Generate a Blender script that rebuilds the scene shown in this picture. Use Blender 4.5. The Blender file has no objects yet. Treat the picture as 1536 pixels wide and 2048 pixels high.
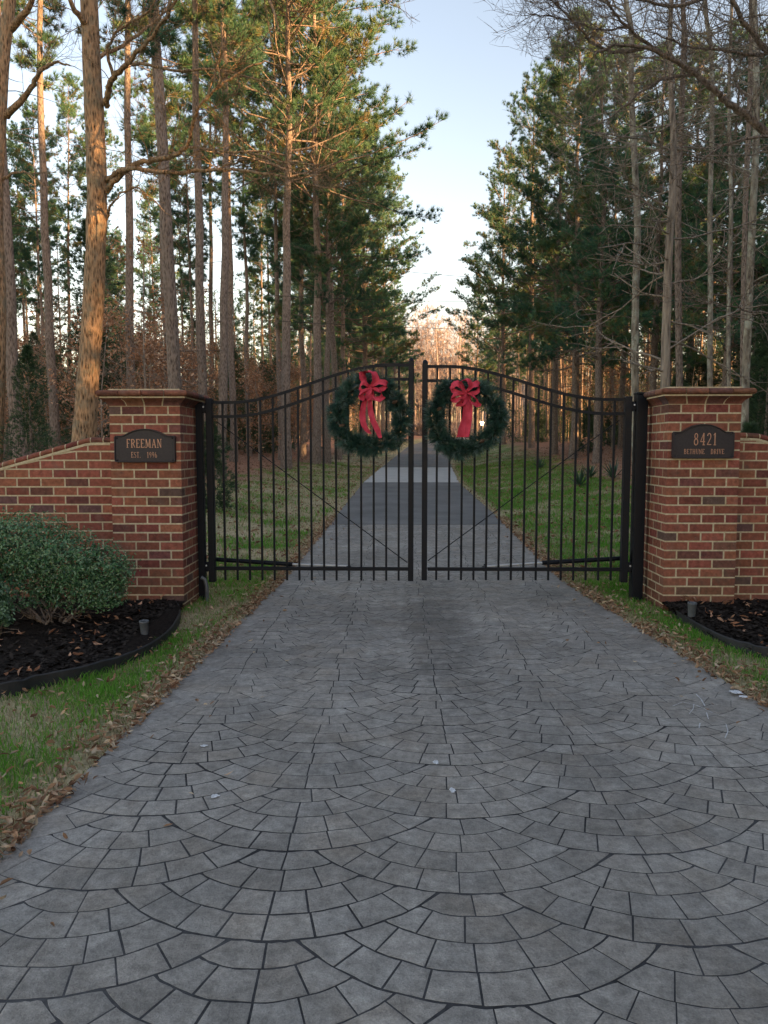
import bpy, math, random
import numpy as np
from mathutils import Vector, Matrix, noise
random.seed(7); RS = np.random.RandomState(11)
scene = bpy.context.scene
COL = scene.collection
R = math.radians
# ---------------------------------------------------------------- camera, sky, sun, exposure
CAM = Vector((0.0, 0.0, 1.40)); F = 1536.0
cam_d = bpy.data.cameras.new('camera'); cam = bpy.data.objects.new('camera', cam_d); COL.objects.link(cam)
cam_d.sensor_fit = 'HORIZONTAL'; cam_d.sensor_width = 36.0; cam_d.lens = 36.0
cam_d.clip_start = 0.05; cam_d.clip_end = 3000.0
cam.location = CAM; cam.rotation_euler = (R(90 - 4.80), 0.0, R(1.007))
scene.camera = cam
SUN_EL, SUN_AZ = 7.5, 120.0          # azimuth clockwise from +Y (the drive), so behind and to the right
w = bpy.data.worlds.new('World'); scene.world = w; w.use_nodes = True
nt = w.node_tree; nt.nodes.clear()
sky = nt.nodes.new('ShaderNodeTexSky'); sky.sky_type = 'NISHITA'; sky.sun_disc = False
sky.sun_elevation = R(SUN_EL); sky.sun_rotation = R(SUN_AZ)
sky.air_density = 1.0; sky.dust_density = 0.6; sky.ozone_density = 1.6
bg = nt.nodes.new('ShaderNodeBackground'); bg.inputs[1].default_value = 0.15
wo = nt.nodes.new('ShaderNodeOutputWorld')
wb = nt.nodes.new('ShaderNodeMix'); wb.data_type = 'RGBA'; wb.blend_type = 'MULTIPLY'; wb.inputs[0].default_value = 1.0; wb.inputs[7].default_value = (1.20, .85, .70, 1)   # the phone's daylight white balance
nt.links.new(sky.outputs[0], wb.inputs[6]); nt.links.new(wb.outputs[2], bg.inputs[0]); nt.links.new(bg.outputs[0], wo.inputs[0])
sd = bpy.data.lights.new('sun', 'SUN'); sd.energy = 4.2; sd.angle = R(0.6); sd.color = (1.0, 0.56, 0.23)
sun = bpy.data.objects.new('sun', sd); COL.objects.link(sun)
SD = Vector((math.sin(R(SUN_AZ)) * math.cos(R(SUN_EL)), math.cos(R(SUN_AZ)) * math.cos(R(SUN_EL)), math.sin(R(SUN_EL))))
sun.rotation_euler = SD.to_track_quat('Z', 'Y').to_euler(); sun.location = (20, -20, 20)
scene.view_settings.view_transform = 'Standard'; scene.view_settings.look = 'None'
scene.view_settings.gamma = 1.0; scene.view_settings.exposure = 2.3
scene.cycles.max_bounces = 5; scene.cycles.diffuse_bounces = 3; scene.cycles.glossy_bounces = 2
scene.cycles.transmission_bounces = 3; scene.cycles.transparent_max_bounces = 8

# ---------------------------------------------------------------- where a pixel of the photograph lies in the place
CR = cam.rotation_euler.to_matrix()
def ray(px, py): return CR @ Vector(((px - 768) / F, (1024 - py) / F, -1.0))
def at(px, py, Y):
    d = ray(px, py); return CAM + d * (Y / d.y)
def onz(px, py, z=0.0, s=0.0, y0=0.0):
    """the point of the plane z = z + s*(Y-y0) behind a pixel"""
    d = ray(px, py); t = (z - CAM.z - s * y0) / (d.z - s * d.y); return CAM + d * t
SLOPE = 0.0228
def rise(Y):
    if Y < 7: return 0.0
    if Y < 9: return SLOPE * (Y - 7) ** 2 / 4
    if Y < 150: return SLOPE * (Y - 8)
    return SLOPE * 142 + 0.004 * (Y - 150)
def edge(px, py):
    p = onz(px, py, 0, SLOPE, 8.0)
    if p.y < 9: p = onz(px, py, 0)
    return p
EL = [edge(*p) for p in ((0, 1710), (280, 1437), (555, 1170), (657, 1050), (727, 965), (763, 935), (818, 892), (858, 879.5))]
ER = [edge(*p) for p in ((1536, 1415), (1330, 1288), (1130, 1165), (1012, 1050), (918, 965), (904, 935), (889, 892), (926, 879.5))]
ly = [p.y for p in EL]; lx = [p.x for p in EL]; ry = [p.y for p in ER]; rx = [p.x for p in ER]
ly = [-12, 1.0] + ly + [160, 230]; lx = [-6.0, -1.55] + lx + [lx[-1] + 5, lx[-1] + 28]
ry = [-12, 1.0, 2.6] + ry + [160, 230]; rx = [9.0, 4.6, 3.0] + rx + [rx[-1] + 5, rx[-1] + 28]
def XL(Y): return float(np.interp(Y, ly, lx))
def XR(Y): return float(np.interp(Y, ry, rx))
print('edges', [(round(a, 2), round(b, 2)) for a, b in zip(ly, lx)], [(round(a, 2), round(b, 2)) for a, b in zip(ry, rx)])
def sstep(a, b, x):
    t = max(0.0, min(1.0, (x - a) / (b - a))); return t * t * (3 - 2 * t)
def fbm(x, y, z=0.0, o=3):
    s = 0; a = 1.0; t = 0
    for i in range(o):
        s += a * noise.noise(Vector((x, y, z + 7.3 * i))); t += a; x *= 2.03; y *= 2.03; a *= .5
    return s / t
def gz(x, y):
    """height of the ground"""
    z = rise(y)
    dl = XL(y) - x; dr = x - XR(y)
    f = sstep(8.0, 15.0, y)
    if dl > 0: z += f * (0.085 * min(max(dl - 0.6, 0), 9) + .02 * max(dl - 9, 0) * .4)
    if dr > 0: z += f * (0.13 * min(max(dr - 1.0, 0), 8) + .02 * max(dr - 9, 0) * .4)
    d = max(dl, dr)
    if d > 0: z += 0.03 * min(d, 1.0) * fbm(x * 1.3, y * 1.3) + sstep(8, 14, y) * min(d / 4, 1) * .12 * fbm(x * .3, y * .3, 5)
    return z - 0.0
# ---------------------------------------------------------------- mesh collector
class G:
    def __init__(s): s.v = []; s.c = []; s.p = {}; s.n = 0
    def add(s, v, polys, col=(1, 1, 1), mi=0):
        v = np.asarray(v, dtype=np.float32).reshape(-1, 3); polys = np.asarray(polys, dtype=np.int32)
        c = np.empty((len(v), 3), np.float32); c[:] = col
        s.v.append(v); s.c.append(c)
        s.p.setdefault((polys.shape[1], mi), []).append(polys + s.n); s.n += len(v)
    def join(s, o, off=(0, 0, 0), sc=1.0, rot=None):
        for k, L in o.p.items(): s.p.setdefault(k, []).extend([q + s.n for q in L])
        V = np.concatenate(o.v) * sc
        if rot is not None: V = V @ np.array(rot).T
        s.v.append(V + np.array(off, np.float32)); s.c.append(np.concatenate(o.c)); s.n += o.n
    def mesh(s, name, mats, smooth=False, loc=None):
        V = np.concatenate(s.v).astype(np.float32)
        if loc is not None: V = V - np.array(loc, np.float32)
        me = bpy.data.meshes.new(name)
        me.vertices.add(len(V)); me.vertices.foreach_set('co', V.ravel())
        li = []; ls = []; mi = []; st = 0
        for (k, m), L in sorted(s.p.items()):
            A = np.concatenate(L); li.append(A.ravel()); ls.append(st + np.arange(len(A)) * k); st += A.size
            mi.append(np.full(len(A), m, np.int32))
        li = np.concatenate(li).astype(np.int32); ls = np.concatenate(ls).astype(np.int32); mi = np.concatenate(mi)
        me.loops.add(len(li)); me.loops.foreach_set('vertex_index', li)
        me.polygons.add(len(ls)); me.polygons.foreach_set('loop_start', ls)
        me.polygons.foreach_set('material_index', mi)
        me.polygons.foreach_set('use_smooth', np.full(len(ls), smooth))
        at_ = me.attributes.new('tint', 'FLOAT_COLOR', 'POINT')
        C = np.ones((len(V), 4), np.float32); C[:, :3] = np.concatenate(s.c); at_.data.foreach_set('color', C.ravel())
        me.update(calc_edges=True)
        for m in (mats if isinstance(mats, (list, tuple)) else [mats]): me.materials.append(m)
        return me
def obj(name, me, parent=None, loc=None):
    o = bpy.data.objects.new(name, me); COL.objects.link(o)
    if parent: o.parent = parent
    if loc is not None: o.location = loc
    return o
def tag(o, label=None, cat=None, group=None, kind=None):
    if label: o['label'] = label
    if cat: o['category'] = cat
    if group: o['group'] = group
    if kind: o['kind'] = kind
    return o
def thing(name, label, cat, loc=(0, 0, 0), group=None):
    o = bpy.data.objects.new(name, None); COL.objects.link(o); o.location = loc; o.empty_display_size = .2
    return tag(o, label, cat, group)
def copy_tree(o, parent=None):
    c = o.copy(); COL.objects.link(c); c.parent = parent
    for ch in [q for q in o.children]: copy_tree(ch, c)
    return c
BOXF = [(0, 3, 2, 1), (4, 5, 6, 7), (0, 1, 5, 4), (1, 2, 6, 5), (2, 3, 7, 6), (3, 0, 4, 7)]
def box(g, a, b, col=(1, 1, 1), mi=0, rot=None, piv=None):
    x0, y0, z0 = a; x1, y1, z1 = b
    v = np.array([(x0, y0, z0), (x1, y0, z0), (x1, y1, z0), (x0, y1, z0), (x0, y0, z1), (x1, y0, z1), (x1, y1, z1), (x0, y1, z1)])
    if rot is not None:
        p = np.array(piv if piv is not None else (0, 0, 0)); v = (v - p) @ np.array(rot).T + p
    g.add(v, BOXF, col, mi)
def bbox_(g, a, b, bev, col=(1, 1, 1), mi=0):
    """box with chamfered edges"""
    a = np.array(a, float); b = np.array(b, float); c = (a + b) / 2; h = (b - a) / 2; e = bev
    pts = []; idx = {}
    for sx in (-1, 1):
        for sy in (-1, 1):
            for sz in (-1, 1):
                for ax in range(3):
                    p = np.array([sx, sy, sz]) * (h - e); p[ax] = (sx, sy, sz)[ax] * h[ax]
                    idx[(sx, sy, sz, ax)] = len(pts); pts.append(c + p)
    q = []; t = []
    def fix(f):
        P = [pts[i] for i in f]; n = np.cross(P[1] - P[0], P[2] - P[0]); m = sum(P) / len(P) - c
        return f if np.dot(n, m) > 0 else f[::-1]
    for ax in range(3):
        o1, o2 = [k for k in range(3) if k != ax]
        for s in (-1, 1):
            f = []
            for u, v_ in ((-1, -1), (1, -1), (1, 1), (-1, 1)):
                k = [0, 0, 0]; k[ax] = s; k[o1] = u; k[o2] = v_; f.append(idx[(*k, ax)])
            q.append(fix(f))
        for u in (-1, 1):
            for v_ in (-1, 1):
                k0 = [0, 0, 0]; k0[o1] = u; k0[o2] = v_; k1 = list(k0); k0[ax] = -1; k1[ax] = 1
                q.append(fix([idx[(*k0, o1)], idx[(*k1, o1)], idx[(*k1, o2)], idx[(*k0, o2)]]))
    for sx in (-1, 1):
        for sy in (-1, 1):
            for sz in (-1, 1): t.append(fix([idx[(sx, sy, sz, 0)], idx[(sx, sy, sz, 1)], idx[(sx, sy, sz, 2)]]))
    g.add(pts, q, col, mi)
    g.add(pts, t, col, mi)
def tube(g, pts, rad, n=6, col=(1, 1, 1), mi=0, cap=False):
    P = np.asarray(pts, float); m = len(P)
    rad = np.full(m, rad) if np.isscalar(rad) else np.asarray(rad, float)
    T = np.gradient(P, axis=0); T /= (np.linalg.norm(T, axis=1, keepdims=True) + 1e-9)
    up = np.array([0, 0, 1.0]) if abs(T[:, 2]).mean() < .8 else np.array([1.0, 0, 0])
    A = np.cross(T, up); A /= (np.linalg.norm(A, axis=1, keepdims=True) + 1e-9); B = np.cross(T, A)
    th = np.arange(n) * 2 * math.pi / n
    V = P[:, None] + rad[:, None, None] * (np.cos(th)[None, :, None] * A[:, None] + np.sin(th)[None, :, None] * B[:, None])
    i = np.arange(m - 1)[:, None] * n; j = np.arange(n)[None]; k = (j + 1) % n
    Q = np.stack([i + j, i + n + j, i + n + k, i + k], -1).reshape(-1, 4)
    g.add(V.reshape(-1, 3), Q, col, mi)
    if cap:
        for e, r_ in ((0, 1), (m - 1, -1)):
            g.add(V[e], [list(range(n))[::r_]], col, mi)
def lathe(g, prof, n=16, c=(0, 0, 0), col=(1, 1, 1), mi=0):
    th = np.arange(n) * 2 * math.pi / n; pr = np.array(prof, float); m = len(pr)
    V = np.stack([pr[:, 0][:, None] * np.cos(th), pr[:, 0][:, None] * np.sin(th), np.repeat(pr[:, 1][:, None], n, 1)], -1) + np.array(c)
    i = np.arange(m - 1)[:, None] * n; j = np.arange(n)[None]; k = (j + 1) % n
    g.add(V.reshape(-1, 3), np.stack([i + j, i + k, i + n + k, i + n + j], -1).reshape(-1, 4), col, mi)
def prism(g, poly, y0, y1, col=(1, 1, 1), mi=0):
    """an outline in x,z pushed from y0 to y1"""
    n = len(poly); v = [(x, y0, z) for x, z in poly] + [(x, y1, z) for x, z in poly]
    g.add(v, [[i, (i + 1) % n, n + (i + 1) % n, n + i] for i in range(n)], col, mi)
    g.add(v[:n], [list(range(n))], col, mi); g.add(v[n:], [list(range(n))[::-1]], col, mi)
# ---------------------------------------------------------------- materials
def mat(name): 
    m = bpy.data.materials.new(name); m.use_nodes = True; m.node_tree.nodes.clear(); return m, m.node_tree
class N:
    """a small node writer"""
    def __init__(s, nt): s.nt = nt
    def n(s, typ, **kw):
        x = s.nt.nodes.new(typ)
        for k, v in kw.items(): setattr(x, k, v)
        return x
    def l(s, a, b): s.nt.links.new(a, b)
    def coord(s, kind='Object', scale=(1, 1, 1)):
        t = s.n('ShaderNodeTexCoord'); m = s.n('ShaderNodeMapping'); m.inputs['Scale'].default_value = scale
        s.l(t.outputs[kind], m.inputs[0]); return m.outputs[0]
    def noise(s, vec, scale, det=4, rough=.55):
        x = s.n('ShaderNodeTexNoise'); x.inputs['Scale'].default_value = scale; x.inputs['Detail'].default_value = det
        x.inputs['Roughness'].default_value = rough; s.l(vec, x.inputs['Vector']); return x.outputs['Fac']
    def ramp(s, fac, stops):
        x = s.n('ShaderNodeValToRGB'); e = x.color_ramp.elements
        while len(e) < len(stops): e.new(.5)
        for i, (p, c) in enumerate(stops):
            e[i].position = p; e[i].color = (*c, 1) if not np.isscalar(c) else (c, c, c, 1)
        s.l(fac, x.inputs[0]); return x.outputs[0]
    def mix(s, a, b, fac, mode='MIX'):
        x = s.n('ShaderNodeMix', data_type='RGBA', blend_type=mode)
        for sock, val in ((x.inputs[6], a), (x.inputs[7], b), (x.inputs[0], fac)):
            if hasattr(val, 'is_output'): s.l(val, sock)
            elif np.isscalar(val): sock.default_value = val if sock.type == 'VALUE' else (val, val, val, 1)
            else: sock.default_value = (*val, 1)
        return x.outputs[2]
    def math(s, op, a, b=0.0):
        x = s.n('ShaderNodeMath', operation=op)
        for i, v in enumerate((a, b)):
            if hasattr(v, 'is_output'): s.l(v, x.inputs[i])
            else: x.inputs[i].default_value = v
        return x.outputs[0]
    def attr(s): return s.n('ShaderNodeAttribute', attribute_name='tint').outputs['Color']
    def bump(s, h, strength=.5, dist=.01):
        x = s.n('ShaderNodeBump'); x.inputs['Strength'].default_value = strength; x.inputs['Distance'].default_value = dist
        s.l(h, x.inputs['Height']); return x.outputs[0]
    def out(s, col, rough=.7, spec=.3, metal=0.0, nrm=None):
        p = s.n('ShaderNodeBsdfPrincipled'); o = s.n('ShaderNodeOutputMaterial')
        if hasattr(col, 'is_output'): s.l(col, p.inputs['Base Color'])
        else: p.inputs['Base Color'].default_value = (*col, 1)
        if hasattr(rough, 'is_output'): s.l(rough, p.inputs['Roughness'])
        else: p.inputs['Roughness'].default_value = rough
        p.inputs['Specular IOR Level'].default_value = spec; p.inputs['Metallic'].default_value = metal
        if nrm is not None: s.l(nrm, p.inputs['Normal'])
        s.l(p.outputs[0], o.inputs[0]); return p
M = {}
def leafmat(name, trans=.3, rough=.7, gain=1.0, gloss=0.0):
    m, t = mat(name); q = N(t); a = q.attr()
    info = q.n('ShaderNodeObjectInfo'); v = q.math('MULTIPLY_ADD', info.outputs['Random'], .3); v.node.inputs[2].default_value = .85
    c = q.mix(a, v, 1.0, 'MULTIPLY')
    d = q.n('ShaderNodeBsdfDiffuse'); tr = q.n('ShaderNodeBsdfTranslucent'); q.l(c, d.inputs[0]); q.l(c, tr.inputs[0])
    mx = q.n('ShaderNodeMixShader'); mx.inputs[0].default_value = trans; q.l(d.outputs[0], mx.inputs[1]); q.l(tr.outputs[0], mx.inputs[2])
    o = q.n('ShaderNodeOutputMaterial'); last = mx.outputs[0]
    if gloss:
        gl = q.n('ShaderNodeBsdfGlossy'); gl.inputs['Roughness'].default_value = .45; gl.inputs[0].default_value = (.8, .85, .8, 1)
        m2 = q.n('ShaderNodeMixShader'); m2.inputs[0].default_value = gloss; q.l(last, m2.inputs[1]); q.l(gl.outputs[0], m2.inputs[2]); last = m2.outputs[0]
    q.l(last, o.inputs[0]); M[name] = m
leafmat('needles', .25, gloss=.03); leafmat('leaf', .25, gloss=.07); leafmat('grassblade', .35); leafmat('dryleaf', .2); leafmat('garland', .1, gloss=.08)
def bark(name, a, b, sc=(17, 17, 4.5), lichen=None, bstr=.9):
    m, t = mat(name); q = N(t); v = q.coord('Object', sc)
    vo = q.n('ShaderNodeTexVoronoi'); vo.inputs['Scale'].default_value = 2.2; q.l(v, vo.inputs['Vector'])
    n1 = q.noise(v, 3.0, 6, .65)
    h = q.math('ADD', q.math('MULTIPLY', vo.outputs[0], .7), n1)
    c = q.ramp(h, [(.50, a), (.98, b)])
    if lichen:
        v2 = q.coord('Object', (3, 3, 2)); n2 = q.noise(v2, 2.6, 5, .7)
        c = q.mix(c, lichen, q.ramp(n2, [(.50, 0.0), (.62, .8)]))
    c = q.mix(c, q.attr(), 1.0, 'MULTIPLY')
    q.out(c, .9, .15, nrm=q.bump(h, bstr, .03)); M[name] = m
bark('bark_pine', (.065, .048, .040), (.27, .22, .185))
bark('bark_oak', (.030, .018, .011), (.42, .28, .17), (17, 17, 4.2), (.24, .21, .15), 1.0)
bark('bark_lichen', (.10, .085, .07), (.30, .27, .22), (8, 8, 2), (.42, .44, .37))
bark('bark_snag', (.12, .10, .085), (.34, .29, .24), (10, 10, 1.2))
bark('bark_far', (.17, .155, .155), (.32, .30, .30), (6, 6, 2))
# brick, mortar
m, t = mat('brick'); q = N(t); v = q.coord('Object'); n1 = q.noise(v, 26, 5); n2 = q.noise(v, 160, 3); n3 = q.noise(v, 7, 3)
c = q.mix(q.attr(), q.ramp(n1, [(.3, .66), (.7, 1.3)]), 1.0, 'MULTIPLY'); c = q.mix(c, (.16, .12, .10), q.ramp(n3, [(.55, 0.0), (.75, .45)]))
sm = q.noise(v, 55, 5, .8); c = q.mix(c, (.42, .35, .25), q.ramp(sm, [(.60, 0.0), (.70, .55)]))
sp = q.n('ShaderNodeSeparateXYZ'); q.l(v, sp.inputs[0]); low = q.math('ADD', sp.outputs[2], q.math('MULTIPLY', n3, -.45))
c = q.mix(c, (.085, .075, .045), q.ramp(low, [(0.0, .30), (.12, 0.0)]))
q.out(c, .85, .2, nrm=q.bump(q.math('ADD', n1, q.math('MULTIPLY', n2, .6)), .6, .008)); M['brick'] = m
m, t = mat('mortar'); q = N(t); v = q.coord('Object'); n1 = q.noise(v, 45, 4); n2 = q.noise(v, 3.5, 3)
c = q.ramp(n1, [(.3, (.42, .35, .23)), (.7, (.62, .54, .38))]); c = q.mix(c, (.33, .25, .13), q.ramp(n2, [(.5, 0.0), (.7, .55)]))
q.out(c, .95, .1, nrm=q.bump(n1, .6, .006)); M['mortar'] = m
# gate paint
m, t = mat('black_paint'); q = N(t); v = q.coord('Object'); n1 = q.noise(v, 18, 3)
q.out(q.ramp(n1, [(.3, (.0025, .0045, .009)), (.7, (.0045, .007, .012))]), q.ramp(n1, [(.3, .38), (.7, .55)]), .22); M['black'] = m
m, t = mat('silver'); q = N(t); v = q.coord('Object'); q.out((.48, .49, .50), q.ramp(q.noise(v, 30), [(.3, .35), (.7, .5)]), .5, .35); M['silver'] = m
m, t = mat('bronze_plaque'); q = N(t); v = q.coord('Object'); n1 = q.noise(v, 60, 4)
q.out(q.ramp(n1, [(.3, (.028, .024, .028)), (.7, (.040, .034, .038))]), .5, .4, .2, nrm=q.bump(q.noise(v, 300, 2), .25, .002)); M['plaque'] = m
m, t = mat('copper_letters'); q = N(t); v = q.coord('Object'); q.out(q.ramp(q.noise(v, 40), [(.3, (.42, .22, .14)), (.7, (.55, .31, .21))]), .45, .5, .35); M['copper'] = m
m, t = mat('red_cloth'); q = N(t); v = q.coord('Object'); n1 = q.noise(v, 14, 3); wv = q.noise(v, 600, 2)
q.out(q.ramp(n1, [(.3, (.46, .034, .060)), (.7, (.66, .070, .115))]), .7, .2, nrm=q.bump(wv, .3, .002)); M['red'] = m
m, t = mat('cone_brown'); q = N(t); v = q.coord('Object'); q.out(q.ramp(q.noise(v, 40), [(.3, (.05, .03, .02)), (.7, (.14, .08, .05))]), .9, .1); M['cone'] = m
m, t = mat('grey_plastic'); q = N(t); v = q.coord('Object'); q.out(q.ramp(q.noise(v, 20), [(.3, (.075, .085, .095)), (.7, (.12, .13, .14))]), .55, .4); M['plastic'] = m
m, t = mat('bed_edging'); q = N(t); v = q.coord('Object'); n1 = q.noise(v, 12, 4); q.out(q.ramp(n1, [(.3, (.016, .017, .019)), (.7, (.035, .036, .038))]), .6, .3, nrm=q.bump(n1, .4, .01)); M['edging'] = m
m, t = mat('mulch'); q = N(t); v = q.coord('Object'); n1 = q.noise(v, 40, 6, .75); q.out(q.ramp(n1, [(.35, (.010, .008, .007)), (.75, (.045, .033, .027))]), .95, .1, nrm=q.bump(n1, 1.0, .03)); M['mulch'] = m
m, t = mat('chip'); q = N(t); q.out(q.mix(q.attr(), (1, 1, 1), 0.0), .9, .1); M['chip'] = m
m, t = mat('white_paint'); q = N(t); v = q.coord('Object'); q.out(q.ramp(q.noise(v, 90, 4), [(.35, (.42, .43, .45)), (.7, (.75, .76, .78))]), .8, .2); M['white'] = m
# stamped stones
m, t = mat('stamped_stone'); q = N(t); v = q.coord('Object'); n1 = q.noise(v, 9, 6, .65); n2 = q.noise(v, 170, 4, .7); n3 = q.noise(v, .9, 4)
c = q.ramp(n1, [(.25, (.195, .181, .163)), (.5, (.282, .263, .238)), (.78, (.405, .379, .345))])
n4 = q.noise(v, 28, 6, .75); n5 = q.noise(v, 2.6, 5, .6)
c = q.mix(c, q.attr(), 1.0, 'MULTIPLY'); c = q.mix(c, q.ramp(n3, [(.3, .74), (.7, 1.20)]), 1.0, 'MULTIPLY')
c = q.mix(c, q.ramp(n4, [(.28, .60), (.5, 1.0), (.74, 1.32)]), 1.0, 'MULTIPLY')
c = q.mix(c, q.mix(c, (.88, .74, .58), 1.0, 'MULTIPLY'), q.ramp(n5, [(.50, 0.0), (.68, .32)]))
c = q.mix(c, q.ramp(n2, [(.3, .78), (.72, 1.25)]), 1.0, 'MULTIPLY')
# tyre-worn dark stain in front of the gate leaves
sp = q.n('ShaderNodeSeparateXYZ'); q.l(q.coord('Object'), sp.inputs[0])
dx = q.math('DIVIDE', q.math('SUBTRACT', sp.outputs[0], .33), .20); dy = q.math('DIVIDE', q.math('SUBTRACT', sp.outputs[1], 6.3), 1.6)
dd = q.math('ADD', q.math('ADD', q.math('MULTIPLY', dx, dx), q.math('MULTIPLY', dy, dy)), q.math('MULTIPLY', q.math('SUBTRACT', n3, .5), 3.0))
dd = q.math('ADD', dd, q.math('MULTIPLY', q.math('SUBTRACT', n1, .5), 4.5))
c = q.mix(c, q.ramp(q.math('MULTIPLY', dd, .4), [(.0, .68), (1.0, 1.0)]), 1.0, 'MULTIPLY')
q.out(c, q.ramp(n1, [(.3, .62), (.7, .85)]), .28, nrm=q.bump(q.math('ADD', q.math('ADD', n1, q.math('MULTIPLY', n4, .9)), q.math('MULTIPLY', n2, .4)), .8, .012)); M['stone'] = m
m, t = mat('stamp_groove'); q = N(t); v = q.coord('Object'); n1 = q.noise(v, 1.3, 4); n2 = q.noise(v, 30, 3)
q.out(q.mix(q.ramp(n1, [(.36, (.030, .030, .032)), (.70, (.085, .083, .085))]), q.ramp(n2, [(.3, .6), (.7, 1.3)]), 1.0, 'MULTIPLY'), .9, .15); M['groove'] = m
m, t = mat('asphalt'); q = N(t); v = q.coord('Object'); n1 = q.noise(v, 1.2, 5); n2 = q.noise(v, 120, 3)
sp = q.n('ShaderNodeSeparateXYZ'); q.l(q.coord('Object'), sp.inputs[0])
c = q.mix(q.ramp(n1, [(.3, (.125, .122, .118)), (.7, (.20, .195, .188))]), q.ramp(n2, [(.3, .75), (.7, 1.25)]), 1.0, 'MULTIPLY')
q.out(c, .85, .25, nrm=q.bump(n2, .5, .006)); M['asphalt'] = m
m, t = mat('pale_concrete'); q = N(t); v = q.coord('Object'); n1 = q.noise(v, 2.2, 5); n2 = q.noise(v, 100, 3)
q.out(q.mix(q.ramp(n1, [(.3, (.42, .41, .39)), (.7, (.54, .52, .49))]), q.ramp(n2, [(.3, .85), (.7, 1.15)]), 1.0, 'MULTIPLY'), .9, .2); M['concrete'] = m
# ground: tint attribute says grass / litter / forest floor
m, t = mat('ground_cover'); q = N(t); v = q.coord('Object'); n1 = q.noise(v, 14, 6, .7); n2 = q.noise(v, 60, 4, .7)
c = q.mix(q.attr(), q.ramp(n1, [(.3, .6), (.7, 1.4)]), 1.0, 'MULTIPLY'); c = q.mix(c, q.ramp(n2, [(.3, .6), (.7, 1.4)]), 1.0, 'MULTIPLY')
q.out(c, .95, .08, nrm=q.bump(n1, .8, .04)); M['ground'] = m
m, t = mat('cable'); q = N(t); v = q.coord('Object'); q.out(q.ramp(q.noise(v, 2), [(.3, (.03, .03, .03)), (.7, (.05, .05, .05))]), .7, .2); M['cable'] = m
m, t = mat('lamp_glow'); q = N(t); e = q.n('ShaderNodeEmission'); e.inputs[0].default_value = (1, .72, .42, 1); e.inputs[1].default_value = 9.0
o_ = q.n('ShaderNodeOutputMaterial'); q.l(e.outputs[0], o_.inputs[0]); M['glow'] = m
# ================================================================ GROUND
def axis(segs):
    out = []
    for a, b, s in segs: out.append(np.arange(a, b, s))
    return np.concatenate(out)
gx = axis([(-300, -60, 12), (-60, -20, 2.0), (-20, -7, .5), (-7, 7.5, .12), (7.5, 20, .5), (20, 60, 2.0), (60, 301, 12)])
gy = axis([(-60, -10, 5), (-10, 1.5, 1.0), (1.5, 14, .10), (14, 40, .3), (40, 120, 1.2), (120, 260, 6), (260, 900, 40)])
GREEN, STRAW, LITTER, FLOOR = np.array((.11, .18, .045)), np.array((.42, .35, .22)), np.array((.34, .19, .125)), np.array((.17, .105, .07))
def cover(x, y):
    """(green, straw, litter) weights of the ground at a point"""
    dl = XL(y) - x; dr = x - XR(y); d = max(dl, dr)
    n = fbm(x * .9, y * .9, 3) + .5 * fbm(x * 3, y * 3, 9)
    if y < 9: lim = 50.0
    else: lim = (3.6 if dl > 0 else 3.0 + .03 * y) - .012 * y * (dl > 0)
    lit = sstep(lim - 1.0, lim + .8, d + .8 * n) if y > 9 else 0.0
    straw = sstep(-.28, .45, n + (.25 if dl > 0 and y > 8 else -.05) - .3 * sstep(.6, 1.6, d) * sstep(9, 7, y))
    straw = max(straw, 1 - sstep(.05, .38 + .15 * n, d))
    return (1 - lit) * (1 - straw), (1 - lit) * straw, lit
V = np.zeros((len(gy), len(gx), 3), np.float32); C = np.zeros_like(V)
for j, y in enumerate(gy):
    for i, x in enumerate(gx):
        y_ = float(y); x_ = float(x)
        z = gz(x_, y_)
        ins = min(x_ - XL(y_), XR(y_) - x_)
        z -= .05 * sstep(-.02, .10, ins) + .015
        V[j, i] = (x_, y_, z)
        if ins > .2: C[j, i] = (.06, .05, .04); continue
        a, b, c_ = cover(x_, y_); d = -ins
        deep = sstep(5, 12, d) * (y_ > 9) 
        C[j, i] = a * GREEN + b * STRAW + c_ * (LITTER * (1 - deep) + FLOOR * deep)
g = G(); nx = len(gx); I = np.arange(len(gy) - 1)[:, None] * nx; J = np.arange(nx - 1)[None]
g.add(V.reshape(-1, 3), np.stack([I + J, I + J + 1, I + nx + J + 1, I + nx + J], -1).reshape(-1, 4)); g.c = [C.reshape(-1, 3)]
tag(obj('ground', g.mesh('ground', M['ground'], True)), 'grass verge and leaf strewn forest floor on both sides of the drive', 'ground', kind='structure')

# ---------------------------------------------------------------- the drive
Y_STAMP = onz(834, 1049, 0, SLOPE, 8).y; Y_A1 = onz(834, 965, 0, SLOPE, 8).y; Y_C1 = onz(834, 935, 0, SLOPE, 8).y
print('drive', Y_STAMP, Y_A1, Y_C1)
def strip(name, ya, yb, m_, zoff, label, nseg=12, side=0.0, cols=10):
    g = G(); vs = []
    ys = np.linspace(ya, yb, nseg + 1)
    for y in ys:
        a, b = XL(y) - side, XR(y) + side
        vs.append([(a, y, rise(y) - .04)] + [(a + (b - a) * k / cols, y, rise(y) + zoff) for k in range(cols + 1)] + [(b, y, rise(y) - .04)])
    n = cols + 3; I = np.arange(nseg)[:, None] * n; J = np.arange(n - 1)[None]
    g.add(np.array(vs).reshape(-1, 3), np.stack([I + J, I + J + 1, I + n + J + 1, I + n + J], -1).reshape(-1, 4))
    return tag(obj(name, g.mesh(name, m_)), label, 'driveway', kind='structure')
strip('asphalt_drive', Y_STAMP, Y_A1 - .01, M['asphalt'], .004, 'grey asphalt drive behind the gate', 20)
strip('concrete_crossing', Y_A1, Y_C1, M['concrete'], .006, 'pale concrete band across the asphalt drive', 8)
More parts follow.
